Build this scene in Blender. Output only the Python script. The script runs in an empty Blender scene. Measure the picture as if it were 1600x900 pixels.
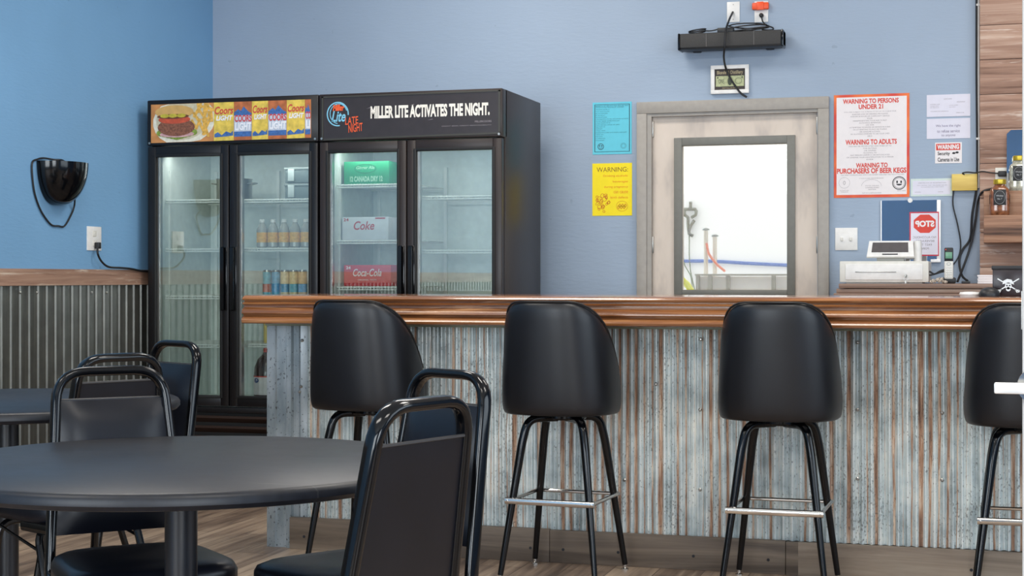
import bpy, bmesh, math, random
from mathutils import Matrix, Vector
random.seed(7)
C = bpy.context.scene.collection
PI = math.pi
# ------------------------------------------------------------------ camera
F = 2500.0; HZ = 434.0; TH = math.radians(16.6); S_, C_ = math.sin(TH), math.cos(TH); CZ = 1.15
cam_d = bpy.data.cameras.new('camera'); cam = bpy.data.objects.new('camera', cam_d); C.objects.link(cam)
cam.location = (0, 0, CZ); cam.rotation_euler = (PI/2, 0, TH)
cam_d.sensor_width = 36; cam_d.lens = F/1600*36; cam_d.shift_y = -(450-HZ)/1600; cam_d.clip_end = 200
bpy.context.scene.camera = cam
vs = bpy.context.scene.view_settings
vs.view_transform = 'Standard'; vs.look = 'None'; vs.gamma = 1; vs.use_curve_mapping = False; vs.exposure = 0.0
# ------------------------------------------------------------------ world + lights
w = bpy.data.worlds.new('world'); bpy.context.scene.world = w; w.use_nodes = True
w.node_tree.nodes['Background'].inputs[0].default_value = (1.0, 1.0, 0.99, 1)
w.node_tree.nodes['Background'].inputs[1].default_value = 1.2
def area(name, loc, target, sx, sy, power, col):
    d = bpy.data.lights.new(name, 'AREA'); d.shape = 'RECTANGLE'; d.size = sx; d.size_y = sy; d.energy = power; d.color = col
    o = bpy.data.objects.new(name, d); C.objects.link(o); o.location = loc
    o.rotation_euler = (Vector(target)-Vector(loc)).to_track_quat('-Z', 'Y').to_euler(); return o
area('storefront_window_light', (-2.75, -2.7, 1.75), (-2.75, 5, 1.5), 2.5, 2.1, 172, (.88, .95, 1.0))
area('storefront_window_light', (1.95, -2.7, 1.75), (1.2, 5, 1.5), 2.5, 2.1, 190, (.88, .95, 1.0))
area('side_window_light', (3.3, 3.6, 1.9), (-4, 4.2, 1.3), 3.6, 1.8, 80, (.80, .91, 1.0))
for lx, ly, pw in ((-2.9, 1.6, 26), (-.4, 1.6, 26), (-2.9, 4.6, 34), (-.4, 4.6, 38), (1.9, 4.6, 30), (-2.3, 7.0, 34), (.5, 7.0, 20)):
    area('ceiling_panel_light', (lx, ly, 3.38), (lx, ly, 0), 1.15, .56, pw, (1.0, .95, .88))

# ------------------------------------------------------------------ pixel <-> place helpers (true rays on real planes)
def ray(px, py):
    dx = (px-800)/F; dz = (HZ-py)/F
    return (-S_+dx*C_, C_+dx*S_, dz)
def atY(px, py, Y):
    d = ray(px, py); t = Y/d[1]; return Vector((d[0]*t, Y, CZ+d[2]*t))
def atX(px, py, X):
    d = ray(px, py); t = X/d[0]; return Vector((X, d[1]*t, CZ+d[2]*t))
def X_(px, Y): return atY(px, 0, Y).x
def Z_(px, py, Y): return atY(px, py, Y).z
def cw(lat, dep): return (-S_*dep+C_*lat, C_*dep+S_*lat)

# ------------------------------------------------------------------ materials
def lin(c):
    r = []
    for v in c:
        v = v/255
        r.append(v/12.92 if v <= .04045 else ((v+.055)/1.055)**2.4)
    return (*r, 1)
class NT:
    def __init__(s, name):
        s.m = bpy.data.materials.new(name); s.m.use_nodes = True; s.t = s.m.node_tree; s.n = s.t.nodes; s.b = s.n['Principled BSDF']
        s.out = s.n['Material Output']
    def new(s, t, **k):
        n = s.n.new(t)
        for a, v in k.items(): setattr(n, a, v)
        return n
    def ln(s, a, b): s.t.links.new(a, b)
    def put(s, sock, v):
        if hasattr(v, 'links'): s.ln(v, sock)
        elif v is not None: sock.default_value = v
    def math(s, op, a, b=None, c=None, clamp=False):
        n = s.new('ShaderNodeMath', operation=op, use_clamp=clamp)
        for i, v in enumerate((a, b, c)): s.put(n.inputs[i], v) if v is not None else None
        return n.outputs[0]
    def obj(s): return s.new('ShaderNodeTexCoord').outputs['Object']
    def map(s, vec, scale=(1,1,1), loc=(0,0,0), rot=(0,0,0)):
        n = s.new('ShaderNodeMapping'); s.ln(vec, n.inputs[0]); n.inputs['Scale'].default_value = scale
        n.inputs['Location'].default_value = loc; n.inputs['Rotation'].default_value = rot; return n.outputs[0]
    def noise(s, vec, sc=5, det=3, rough=.5, dist=0):
        n = s.new('ShaderNodeTexNoise'); s.put(n.inputs['Vector'], vec); n.inputs['Scale'].default_value = sc
        n.inputs['Detail'].default_value = det; n.inputs['Roughness'].default_value = rough; n.inputs['Distortion'].default_value = dist
        return n.outputs[0]
    def ramp(s, f, stops):
        n = s.new('ShaderNodeValToRGB'); s.ln(f, n.inputs[0]); e = n.color_ramp.elements
        while len(e) < len(stops): e.new(.5)
        for i, (p, c) in enumerate(stops): e[i].position = p; e[i].color = c if len(c) == 4 else (*c, 1)
        return n.outputs[0]
    def mix(s, f, a, b, mode='MIX'):
        n = s.new('ShaderNodeMix', data_type='RGBA', blend_type=mode); s.put(n.inputs[0], f); s.put(n.inputs[6], a); s.put(n.inputs[7], b); return n.outputs[2]
    def bump(s, h, st=.2, d=.01):
        n = s.new('ShaderNodeBump'); s.ln(h, n.inputs['Height']); n.inputs['Strength'].default_value = st; n.inputs['Distance'].default_value = d
        s.ln(n.outputs[0], s.b.inputs['Normal'])
    def fin(s, col=None, rough=None, metal=None, spec=None, coat=None):
        s.put(s.b.inputs['Base Color'], col); s.put(s.b.inputs['Roughness'], rough); s.put(s.b.inputs['Metallic'], metal)
        if spec is not None: s.b.inputs['Specular IOR Level'].default_value = spec
        if coat is not None: s.b.inputs['Coat Weight'].default_value = coat; s.b.inputs['Coat Roughness'].default_value = .08
        return s.m
def plain(name, c, rough=.5, metal=0.0, spec=None, var=.06, sc=30, bump=0, coat=None):
    t = NT(name); o = t.obj(); n = t.noise(o, sc, 4); base = lin(c)
    hi = tuple(min(1, v*(1+var)) for v in base[:3])+(1,); lo = tuple(v*(1-var) for v in base[:3])+(1,)
    col = t.ramp(n, [(.3, lo), (.7, hi)])
    if bump: t.bump(n, bump, .004)
    return t.fin(col, rough, metal, spec, coat)
def emis(name, c, st):
    t = NT(name); t.b.inputs['Emission Color'].default_value = lin(c); t.b.inputs['Emission Strength'].default_value = st
    return t.fin(lin(c), .5)
def paint(name, c, rough=.55):
    t = NT(name); o = t.obj(); n1 = t.noise(o, 1.3, 3); n2 = t.noise(t.map(o, (9, 9, 34)), 2.2, 4, .6)
    b = lin(c); col = t.ramp(n1, [(.3, tuple(v*.94 for v in b[:3])+(1,)), (.7, tuple(min(1, v*1.05) for v in b[:3])+(1,))])
    spot = t.ramp(t.noise(o, 23, 2, .4), [(.0, (0,0,0,1)), (.215, (0,0,0,1)), (.235, (1,1,1,1))])
    col = t.mix(spot, tuple(v*.86 for v in b[:3])+(1,), col)
    t.bump(n2, .22, .006); return t.fin(col, rough, 0, .35)
def wood(name, c1, c2, c3, axis='X', sc=1.0, rough=.5, plank=None, coat=None, wear=None, bump=.25, spec=None):
    """grain runs along axis; plank=(axis, width) gives each board its own tone"""
    t = NT(name); o = t.obj(); k = {'X': (1.2, 22, 22), 'Y': (22, 1.2, 22), 'Z': (22, 22, 1.2)}[axis]
    vec = t.map(o, tuple(v*sc for v in k)); tone = None
    if plank:
        sp = t.new('ShaderNodeSeparateXYZ'); t.ln(o, sp.inputs[0]); q = sp.outputs[plank[0]]
        fl = t.math('FLOOR', t.math('DIVIDE', q, plank[1])); wn = t.new('ShaderNodeTexWhiteNoise', noise_dimensions='1D'); t.ln(fl, wn.inputs['W'])
        tone = wn.outputs['Value']; add = t.new('ShaderNodeVectorMath', operation='ADD'); cmb = t.new('ShaderNodeCombineXYZ')
        off = t.math('MULTIPLY', tone, 40.0)
        for i in range(3): t.ln(off, cmb.inputs[i])
        t.ln(vec, add.inputs[0]); t.ln(cmb.outputs[0], add.inputs[1]); vec = add.outputs[0]
    n = t.noise(vec, 1.0, 6, .62, .6); n2 = t.noise(vec, .28, 3, .5, .3)
    f = t.math('ADD', t.math('MULTIPLY', n, .62), t.math('MULTIPLY', n2, .38))
    if tone is not None: f = t.math('ADD', f, t.math('MULTIPLY', t.math('SUBTRACT', tone, .5), .13))
    col = t.ramp(f, [(.34, lin(c1)), (.5, lin(c2)), (.66, lin(c3))])
    if wear:
        wn2 = t.noise(t.map(vec, (.9, .9, .9), (3, 1, 7)), .8, 5, .7, 1.0); m = t.ramp(wn2, [(.56, (0,0,0,1)), (.68, (1,1,1,1))])
        col = t.mix(m, col, lin(wear))
    t.bump(n, bump, .004); return t.fin(col, rough, 0, spec, coat)
def corrugated(name, period, x0, axis, rust):
    t = NT(name); o = t.obj(); sp = t.new('ShaderNodeSeparateXYZ'); t.ln(o, sp.inputs[0]); q = sp.outputs[axis]
    fr = t.math('DIVIDE', t.math('SUBTRACT', q, x0), period); ph = t.math('FRACT', fr); idx = t.math('FLOOR', fr)
    st = t.noise(t.map(o, (60, 60, 1.4)), 1.0, 5, .65); cloud = t.noise(o, 11, 4, .6)
    f = t.math('ADD', t.math('MULTIPLY', st, .6), t.math('MULTIPLY', cloud, .4))
    if not rust: return t.fin(t.ramp(f, [(.36, lin((88, 88, 83))), (.5, lin((101, 101, 96))), (.64, lin((115, 115, 108)))]), .34, .6)
    zinc = t.ramp(f, [(.36, lin((158, 170, 172))), (.5, lin((212, 222, 222))), (.62, lin((242, 244, 238)))])
    wn = t.new('ShaderNodeTexWhiteNoise', noise_dimensions='1D'); t.ln(idx, wn.inputs['W'])
    wob = t.math('MULTIPLY', t.math('SUBTRACT', t.noise(t.map(o, (5, 5, 2.2)), 1.0, 3), .5), .5)
    d = t.math('ABSOLUTE', t.math('SUBTRACT', t.math('ADD', ph, wob), .60)); band = t.math('SUBTRACT', .17, d)
    amt = t.math('MULTIPLY', band, 7.0); amt = t.math('ADD', amt, t.math('MULTIPLY', t.math('SUBTRACT', st, .5), 3.2))
    amt = t.math('ADD', amt, t.math('MULTIPLY', t.math('SUBTRACT', wn.outputs['Value'], .45), 1.9))
    amt = t.math('ADD', amt, t.math('MULTIPLY', t.math('SUBTRACT', t.noise(t.map(o, (1.8, 1.8, 1.2)), 1.0, 3), .5), 2.6))
    rm = t.ramp(amt, [(.30, (0,0,0,1)), (.85, (1,1,1,1))])
    rc = t.ramp(t.noise(t.map(o, (70, 70, 5)), 1.0, 5, .7), [(.34, lin((112, 84, 70))), (.5, lin((176, 138, 112))), (.62, lin((222, 200, 178)))])
    spk = t.noise(t.map(o, (150, 150, 90)), 1.0, 2, .5); big = t.noise(t.map(o, (9, 9, 3)), 1.0, 2)
    sm = t.ramp(t.math('ADD', spk, t.math('MULTIPLY', t.math('SUBTRACT', big, .5), .35)), [(.62, (0,0,0,1)), (.68, (1,1,1,1))])
    col = t.mix(rm, zinc, rc); col = t.mix(t.math('MULTIPLY', sm, .6), col, lin((74, 70, 66)))
    mr = t.math('MULTIPLY', t.math('SUBTRACT', 1.0, rm), .35); return t.fin(col, t.math('ADD', .36, t.math('MULTIPLY', rm, .3)), mr)
def floor_mat():
    t = NT('wood_look_plank_floor'); o = t.obj(); v = t.map(o, (1, 1, 1), (0, 0, 0), (0, 0, PI/2))
    br = t.new('ShaderNodeTexBrick'); t.ln(v, br.inputs['Vector']); br.offset = .37
    br.inputs['Scale'].default_value = 1; br.inputs['Brick Width'].default_value = 1.22; br.inputs['Row Height'].default_value = .178
    br.inputs['Mortar Size'].default_value = .0016; br.inputs['Color1'].default_value = (0,0,0,1); br.inputs['Color2'].default_value = (1,1,1,1); br.inputs['Mortar'].default_value = (.5,.5,.5,1)
    g = t.noise(t.map(o, (26, 1.8, 1)), 1.0, 6, .62, .7); g2 = t.noise(t.map(o, (6, .9, 1)), 1.0, 3, .5, .5)
    f = t.math('ADD', t.math('MULTIPLY', g, .55), t.math('MULTIPLY', g2, .45)); f = t.math('ADD', f, t.math('MULTIPLY', t.math('SUBTRACT', br.outputs['Color'], .5), .16))
    col = t.ramp(f, [(.34, lin((96, 80, 70))), (.48, lin((148, 126, 108))), (.62, lin((190, 166, 142)))])
    col = t.mix(br.outputs['Fac'], col, lin((60, 50, 44))); t.bump(g, .12, .002)
    return t.fin(col, .42, 0)
def glassy(name, tint=(1, 1, 1), refl=.10, rough=.0, fk=.8):
    t = NT(name); t.n.remove(t.b); tr = t.new('ShaderNodeBsdfTransparent'); tr.inputs[0].default_value = (*tint, 1)
    gl = t.new('ShaderNodeBsdfGlossy'); gl.inputs['Roughness'].default_value = rough; gl.inputs[0].default_value = (1, 1, 1, 1)
    fr = t.new('ShaderNodeFresnel'); fr.inputs[0].default_value = 1.5
    f = t.math('ADD', t.math('MULTIPLY', fr.outputs[0], fk), refl, clamp=True)
    mx = t.new('ShaderNodeMixShader'); t.ln(f, mx.inputs[0]); t.ln(tr.outputs[0], mx.inputs[1]); t.ln(gl.outputs[0], mx.inputs[2]); t.ln(mx.outputs[0], t.out.inputs[0])
    return t.m

PER = .0335; PERW = .0732
M = dict(
    wall_back=paint('warm_lit_blue_wall_paint', (156, 172, 191)), wall_left=paint('cool_lit_blue_wall_paint', (118, 163, 201)),  # the two wall blues differ to carry warm and cool light in the colour
    ceiling=plain('white_ceiling_tile', (225, 224, 220), .9), floor=floor_mat(), rear=paint('mid_blue_wall_paint', (104, 138, 176)),
    barmetal=corrugated('rusty_corrugated_steel', PER, 0, 0, True), wains=corrugated('grey_corrugated_steel', PERW, 0, 1, False),
    flash=None, bartop=wood('varnished_red_brown_wood', (66, 36, 20), (138, 86, 50), (196, 136, 84), 'X', 1.0, .26, wear=(196, 146, 104), coat=.8, bump=.22),
    base=wood('weathered_grey_brown_board', (88, 76, 66), (136, 120, 104), (172, 156, 138), 'X', .7, .6, plank=(0, 1.7)),
    trimwood=wood('reclaimed_tan_wood', (120, 88, 72), (160, 126, 106), (192, 164, 144), 'Y', 1.5, .6, wear=(206, 188, 170)),
    clad=wood('reclaimed_plank_cladding', (118, 86, 70), (168, 132, 112), (200, 170, 150), 'X', 1.5, .6, wear=(222, 204, 190), bump=.5, plank=(2, .172)),
    ledge=wood('striped_cedar_board', (64, 40, 28), (158, 116, 90), (198, 160, 130), 'X', 1.3, .55),
    counter=wood('brown_grey_counter_planks', (104, 78, 66), (156, 126, 108), (192, 168, 150), 'X', .7, .5, plank=(2, .02)),
    vinyl=plain('black_vinyl', (15, 17, 25), .34, 0, .34, .15, 9, .08), vinyl_s=plain('black_stool_vinyl', (17, 18, 23), .38, 0, .5, .2, 6, .12),
    seam=plain('black_seam', (22, 22, 24), .5), black_gloss=plain('glossy_black_enamel', (8, 9, 12), .12, 0, .38, .1, 6),
    chrome=plain('chrome', (214, 212, 208), .16, 1.0, None, .05), steel=plain('brushed_steel', (176, 174, 168), .32, 1.0),
    cool_b=plain('black_cooler_enamel', (22, 20, 22), .34, 0, .4), cool_side=plain('brown_black_cooler_enamel', (46, 37, 34), .36, 0, .4), gasket=plain('black_rubber_gasket', (12, 12, 13), .6),
    cool_in=plain('white_cooler_liner', (212, 220, 216), .5), wire=plain('white_coated_wire', (226, 230, 226), .4), glass=glassy('cooler_glass', (.94, .98, .96), .085),
    door_glass=glassy('door_pane_glass', (.98, .99, .98), .0, fk=.2), mirror=plain('mirror', (225, 230, 235), .02, 1.0, None, .0), louver=plain('dark_brown_louver', (52, 38, 32), .3, 0, .6),
    table=None, frame_grey=plain('taupe_door_frame_paint', (162, 156, 148), .45, bump=.05), doorp=None, winframe=plain('grey_window_bead_paint', (120, 119, 112), .5),
    white=plain('white_plastic', (232, 230, 226), .35), paper=plain('white_paper', (236, 230, 230), .7, var=.02), paper_l=plain('lilac_white_paper', (222, 220, 232), .7, var=.02),
    cyan=plain('cyan_paper', (100, 200, 220), .7, var=.03), yellow=plain('yellow_paper', (250, 226, 30), .7, var=.03),
    red=plain('red_print', (214, 66, 52), .6), red_b=None, ink=plain('black_ink', (40, 40, 44), .7), greyink=plain('grey_ink', (150, 142, 146), .7), brownink=plain('brown_ink', (130, 96, 30), .7), blueink=plain('dark_teal_ink', (30, 84, 100), .7), purple=plain('purple_grey_ink', (120, 110, 140), .7),
    orangei=plain('orange_ink', (226, 120, 30), .7), plastic_b=plain('black_plastic', (28, 28, 30), .45), plastic_g=plain('dark_grey_speaker_grille', (58, 57, 56), .7, sc=300, var=.2, bump=.2),
    orange=plain('orange_plastic', (244, 84, 28), .4), offw=plain('off_white_plastic', (222, 219, 210), .4),
    screen=plain('grey_lcd', (92, 88, 88), .2), green_l=plain('green_lcd', (110, 160, 130), .3))
def table_mat():
    t = NT('black_laminate'); o = t.obj(); n = t.noise(o, 60, 3); c = t.ramp(n, [(.3, lin((22, 24, 30))), (.7, lin((29, 31, 38)))])
    sc = t.noise(t.map(o, (3, 60, 1), (0, 0, 0), (0, 0, .6)), 1.0, 2, .6); m = t.ramp(sc, [(.70, (0,0,0,1)), (.76, (1,1,1,1))])
    c = t.mix(t.math('MULTIPLY', m, .35), c, lin((96, 94, 92))); r = t.math('ADD', .32, t.math('MULTIPLY', t.noise(o, 5, 3), .16)); return t.fin(c, r, 0, .42)
M['table'] = table_mat()
def door_mat():
    t = NT('scuffed_beige_door_paint'); o = t.obj(); n = t.noise(t.map(o, (3, 3, 1.2)), 1.6, 4, .6)
    c = t.ramp(n, [(.36, lin((188, 176, 166))), (.5, lin((214, 200, 186))), (.7, lin((222, 208, 194)))]); return t.fin(c, .5, 0)
M['doorp'] = door_mat()
def flash_mat():
    t = NT('spotted_galvanised_flashing'); o = t.obj(); n = t.noise(t.map(o, (14, 14, 4)), 1, 4)
    z = t.ramp(n, [(.35, lin((140, 152, 158))), (.65, lin((188, 196, 200)))]); s = t.ramp(t.noise(t.map(o, (95, 95, 70)), 1, 2), [(.62, (0,0,0,1)), (.7, (1,1,1,1))])
    return t.fin(t.mix(t.math('MULTIPLY', s, .8), z, lin((66, 66, 66))), .42, .45)
M['flash'] = flash_mat()
def redborder():
    t = NT('red_orange_poster_border'); o = t.obj(); n = t.noise(o, 7, 2); return t.fin(t.ramp(n, [(.4, lin((214, 62, 46))), (.62, lin((240, 120, 50)))]), .5)
M['red_b'] = redborder()

# ------------------------------------------------------------------ mesh helpers
def box(bm, x0, x1, y0, y1, z0, z1, bev=0, seg=2):
    r = bmesh.ops.create_cube(bm, size=1); vs_ = r['verts']
    bmesh.ops.scale(bm, vec=(abs(x1-x0), abs(y1-y0), abs(z1-z0)), verts=vs_); bmesh.ops.translate(bm, vec=((x0+x1)/2, (y0+y1)/2, (z0+z1)/2), verts=vs_)
    if bev:
        ed = list({e for v in vs_ for e in v.link_edges}); bmesh.ops.bevel(bm, geom=ed, offset=bev, segments=seg, affect='EDGES', profile=.5)
    return bm
def rings(bm, loops, close=False, caps=True):
    V = [[bm.verts.new(p) for p in l] for l in loops]; n = len(V[0]); K = len(V)
    for i in range(K if close else K-1):
        a, b = V[i], V[(i+1) % K]
        for j in range(n): bm.faces.new((a[j], a[(j+1) % n], b[(j+1) % n], b[j]))
    if caps and not close: bm.faces.new(V[0][::-1]); bm.faces.new(V[-1])
    return V
def tube(bm, pts, r, seg=10, close=False, rb=None, nrm=None):
    """round (or oval: r across, rb along nrm) tube through pts"""
    pts = [Vector(p) for p in pts]; K = len(pts); loops = []; prev = None
    for i, p in enumerate(pts):
        if close: t = (pts[(i+1) % K]-pts[i-1]).normalized()
        else: t = ((pts[min(i+1, K-1)]-pts[max(i-1, 0)])).normalized()
        if nrm is not None: u = Vector(nrm); u = (u-t*u.dot(t)).normalized()
        else:
            if prev is None: prev = Vector((0, 0, 1)) if abs(t.z) < .9 else Vector((1, 0, 0))
            u = (prev-t*prev.dot(t)).normalized()
        prev = u; v = t.cross(u); rr = r[i] if isinstance(r, (list, tuple)) else r; r2 = rr if rb is None else rb
        loops.append([p+u*(math.cos(2*PI*j/seg)*r2)+v*(math.sin(2*PI*j/seg)*rr) for j in range(seg)])
    rings(bm, loops, close); return bm
def smooth_path(pts, rad, n=5):
    """polyline with rounded corners"""
    pts = [Vector(p) for p in pts]; out = [pts[0]]
    for i in range(1, len(pts)-1):
        a, b, c = pts[i-1], pts[i], pts[i+1]; r = rad[i-1] if isinstance(rad, (list, tuple)) else rad
        r = min(r, (a-b).length*.49, (c-b).length*.49)
        p0 = b+(a-b).normalized()*r; p1 = b+(c-b).normalized()*r
        for k in range(n+1): t = k/n; out.append(p0*(1-t)**2+b*2*t*(1-t)+p1*t*t)
    out.append(pts[-1]); return out
def spline(pts, n=6):
    P = [Vector(p) for p in pts]; P = [P[0]*2-P[1]]+P+[P[-1]*2-P[-2]]; out = []
    for i in range(1, len(P)-2):
        for k in range(n):
            t = k/n; a, b, c, d = P[i-1:i+3]
            out.append(.5*((2*b)+(c-a)*t+(2*a-5*b+4*c-d)*t*t+(3*b-a-3*c+d)*t**3))
    out.append(P[-2]); return out
def lathe(bm, prof, cx=0, cy=0, cz=0, seg=24, axis='Z'):
    loops = []
    for r, z in prof:
        l = []
        for j in range(seg):
            a = 2*PI*j/seg; x, y = r*math.cos(a), r*math.sin(a)
            l.append((cx+x, cy+y, cz+z) if axis == 'Z' else ((cx+x, cy+z, cz-y) if axis == 'Y' else (cx+z, cy+x, cz+y)))
        loops.append(l)
    rings(bm, loops); return bm
def prism(bm, poly, d0, d1, axis='Y'):
    f = {'Y': lambda a, b, d: (a, d, b), 'X': lambda a, b, d: (d, a, b), 'Z': lambda a, b, d: (a, b, d)}[axis]
    rings(bm, [[f(a, b, d0) for a, b in poly], [f(a, b, d1) for a, b in poly]]); return bm
WM = {}
def obj(name, bm, mat, parent=None, world=True, smooth=True, angle=35, sub=0):
    me = bpy.data.meshes.new(name)
    if parent is not None and world: bm.transform(WM[parent.name].inverted())
    bmesh.ops.recalc_face_normals(bm, faces=bm.faces[:]); bm.to_mesh(me); bm.free()
    o = bpy.data.objects.new(name, me); C.objects.link(o)
    if mat: me.materials.append(mat)
    if smooth:
        me.polygons.foreach_set('use_smooth', [True]*len(me.polygons)); me.set_sharp_from_angle(angle=math.radians(angle))
    if parent is not None: o.parent = parent; WM[o.name] = WM[parent.name]
    else: WM[o.name] = Matrix()
    if sub: md = o.modifiers.new('subdivision', 'SUBSURF'); md.levels = sub; md.render_levels = sub
    return o
def B(): return bmesh.new()
def tag(o, label, cat, group=None, kind=None):
    o['label'] = label
    if cat: o['category'] = cat
    if group: o['group'] = group
    if kind: o['kind'] = kind
    return o
def thing(name, label, cat, loc=(0, 0, 0), rot=0, group=None, kind=None):
    o = bpy.data.objects.new(name, None); C.objects.link(o); o.location = loc; o.rotation_euler = (0, 0, rot); o.empty_display_size = .05
    WM[o.name] = Matrix.Translation(loc) @ Matrix.Rotation(rot, 4, 'Z'); return tag(o, label, cat, group, kind)
def struct(name, bm, mat, smooth=False, label=None):
    o = obj(name, bm, mat, None, smooth=smooth); o['kind'] = 'structure'
    if label: o['label'] = label
    return o
def dup(root, loc, rot, label=None, group=None):
    r = root.copy(); C.objects.link(r); r.location = loc; r.rotation_euler = (0, 0, rot)
    if label: r['label'] = label
    if group: r['group'] = group
    for ch in list(root.children):
        c = ch.copy(); C.objects.link(c); c.parent = r
        for g in ch.children: d = g.copy(); C.objects.link(d); d.parent = c
    return r
def txt(bm, s, x0, x1, z0, z1, y, bold=0.0, mirror=False, shear=0.0, rot=0.0, align_w=True, space=1.0):
    """lettering facing -Y, fitted in the box x0..x1, z0..z1 on plane y"""
    cu = bpy.data.curves.new('t', 'FONT'); cu.body = s; cu.size = 1; cu.offset = bold; cu.extrude = 0; cu.resolution_u = 3; cu.shear = shear; cu.space_character = space
    o = bpy.data.objects.new('t', cu); C.objects.link(o); dg = bpy.context.evaluated_depsgraph_get(); me = bpy.data.meshes.new_from_object(o.evaluated_get(dg))
    bpy.data.objects.remove(o); vs_ = [v.co.copy() for v in me.vertices]
    if not vs_: return
    ax, bx = min(v.x for v in vs_), max(v.x for v in vs_); ay, by = min(v.y for v in vs_), max(v.y for v in vs_)
    sx = (x1-x0)/(bx-ax); sz = (z1-z0)/(by-ay); cxm, czm = (x0+x1)/2, (z0+z1)/2; nv = []
    for v in vs_:
        X = x0+(v.x-ax)*sx; Z = z0+(v.y-ay)*sz
        if mirror: X = x0+x1-X
        if rot: dx, dz = X-cxm, Z-czm; X = cxm+dx*math.cos(rot)-dz*math.sin(rot); Z = czm+dx*math.sin(rot)+dz*math.cos(rot)
        nv.append(bm.verts.new((X, y, Z)))
    for p in me.polygons:
        try: bm.faces.new([nv[i] for i in p.vertices])
        except ValueError: pass
    bpy.data.meshes.remove(me)
def txpx(bm, s, px0, py0, px1, py1, Y, **k):
    """fit lettering to a box given in photo pixels on the plane Y (py0 top)"""
    m = (px0+px1)/2; txt(bm, s, X_(px0, Y), X_(px1, Y), Z_(m, py1, Y), Z_(m, py0, Y), Y, **k)
def ell(bm, cx, cz, rx, rz, y0, y1=None, seg=28, a0=0, a1=2*PI):
    y1 = y0+.0006 if y1 is None else y1
    full = abs(a1-a0-2*PI) < 1e-3; n = seg if full else seg+1
    prism(bm, [(cx+rx*math.cos(a0+(a1-a0)*i/seg), cz+rz*math.sin(a0+(a1-a0)*i/seg)) for i in range(n)], y0, y1)
def ring(bm, cx, cz, rx, rz, th, y, seg=32, a0=0, a1=2*PI, rot=0):
    P = []
    for k in (0, 1):
        r = []
        for i in range(seg+1):
            a = a0+(a1-a0)*i/seg; x, z = (rx-th*k)*math.cos(a), (rz-th*k)*math.sin(a); r.append(bm.verts.new((cx+x*math.cos(rot)-z*math.sin(rot), y, cz+x*math.sin(rot)+z*math.cos(rot))))
        P.append(r)
    for i in range(seg): bm.faces.new((P[0][i], P[0][i+1], P[1][i+1], P[1][i]))

# ------------------------------------------------------------------ room
YB = 8.37; XL = -4.30; XR = 3.6; YR = -3.0; ZC = 3.45
bm = B(); box(bm, XL-.2, XR+.2, YR-.2, YB+.15, -.1, 0); struct('floor', bm, M['floor'])
bm = B(); box(bm, XL-.2, XR+.2, YR-.2, YB+.2, ZC, ZC+.1); struct('ceiling', bm, M['ceiling'])
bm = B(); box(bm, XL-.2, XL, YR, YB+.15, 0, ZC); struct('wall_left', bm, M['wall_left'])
dx0, dx1 = X_(1012, YB), X_(1277, YB); dzt = 2.045
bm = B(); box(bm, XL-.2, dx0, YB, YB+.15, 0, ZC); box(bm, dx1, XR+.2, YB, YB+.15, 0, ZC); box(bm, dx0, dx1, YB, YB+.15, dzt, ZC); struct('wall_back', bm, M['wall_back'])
bm = B(); box(bm, XR, XR+.2, YR, YB, 0, ZC); struct('wall_right', bm, M['rear'])
bm = B(); box(bm, XL, XR, YR-.2, YR, 0, ZC); struct('wall_rear', bm, M['rear'])
# wainscot on the left wall: corrugated sheet under a reclaimed wood rail
bm = B(); loops = []; n = int((8.36-1.0)/PERW*16)
A_, B2 = [], []
for i in range(n+1):
    y = 1.0+i*PERW/16; d = .003+.011*max(0, math.cos(2*PI*y/PERW))**12
    if y > 8.36: break
    A_.append(bm.verts.new((XL+d, y, 0.0))); B2.append(bm.verts.new((XL+d, y, 1.115)))
for i in range(len(A_)-1): bm.faces.new((A_[i], A_[i+1], B2[i+1], B2[i]))
wt = thing('corrugated_wainscot', 'grey corrugated metal sheet covering the lower left wall', 'wall panel', (XL, 4, 0)); wt['kind'] = 'structure'; del wt['category']; wt.name = 'trim_1'; WM['trim_1'] = WM['corrugated_wainscot']
obj('corrugated_sheet', bm, M['wains'], wt, smooth=True, angle=40)
for px in (31, 57, 143, 166):
    p = atX(px, 457, XL+.016); bm = B(); lathe(bm, [(.007, 0), (.007, .004), (.003, .007)], p.x, p.y, p.z, 8, 'X'); obj('screw', bm, M['steel'], wt)
bm = B(); box(bm, XL, XL+.022, 1.0, 8.36, 1.113, 1.192, .002); struct('trim_2', bm, M['trimwood'], label='reclaimed tan wood rail above the corrugated sheet')

# ------------------------------------------------------------------ back door
dr = thing('door_1', 'beige back door with grey frame and a large bright window', None, ((dx0+dx1)/2, YB, 0), kind='structure')
fx0, fx1 = X_(994.5, YB-.03), X_(1295, YB-.03); fzt = Z_(1144, 155, YB-.03)
bm = B()
for a, b_ in ((fx0, X_(1012, YB)), (X_(1279, YB), fx1)): box(bm, a, b_, YB-.03, YB, 0, fzt-.062, .003)
box(bm, fx0, fx1, YB-.03, YB, fzt-.062, fzt, .003)
for a, b_ in ((X_(1011, YB), X_(1019, YB)), (X_(1278, YB), X_(1286, YB))): box(bm, a, b_, YB-.02, YB+.14, 0, fzt-.05)
box(bm, X_(1011, YB), X_(1286, YB), YB-.018, YB+.14, fzt-.078, fzt-.055)
obj('door_frame', bm, M['frame_grey'], dr)
YD = YB+.015; gx0, gx1 = X_(1066, YD), X_(1230, YD); gz0, gz1 = Z_(1148, 453, YD), Z_(1148, 226, YD)
sx0, sx1 = X_(1018, YD), X_(1281, YD)
bm = B(); zt = fzt-.075
for a in ((sx0, gx0, .01, zt), (gx1, sx1, .01, zt), (gx0, gx1, .01, gz0), (gx0, gx1, gz1, zt)): box(bm, a[0], a[1], YD, YD+.045, a[2], a[3])
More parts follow.
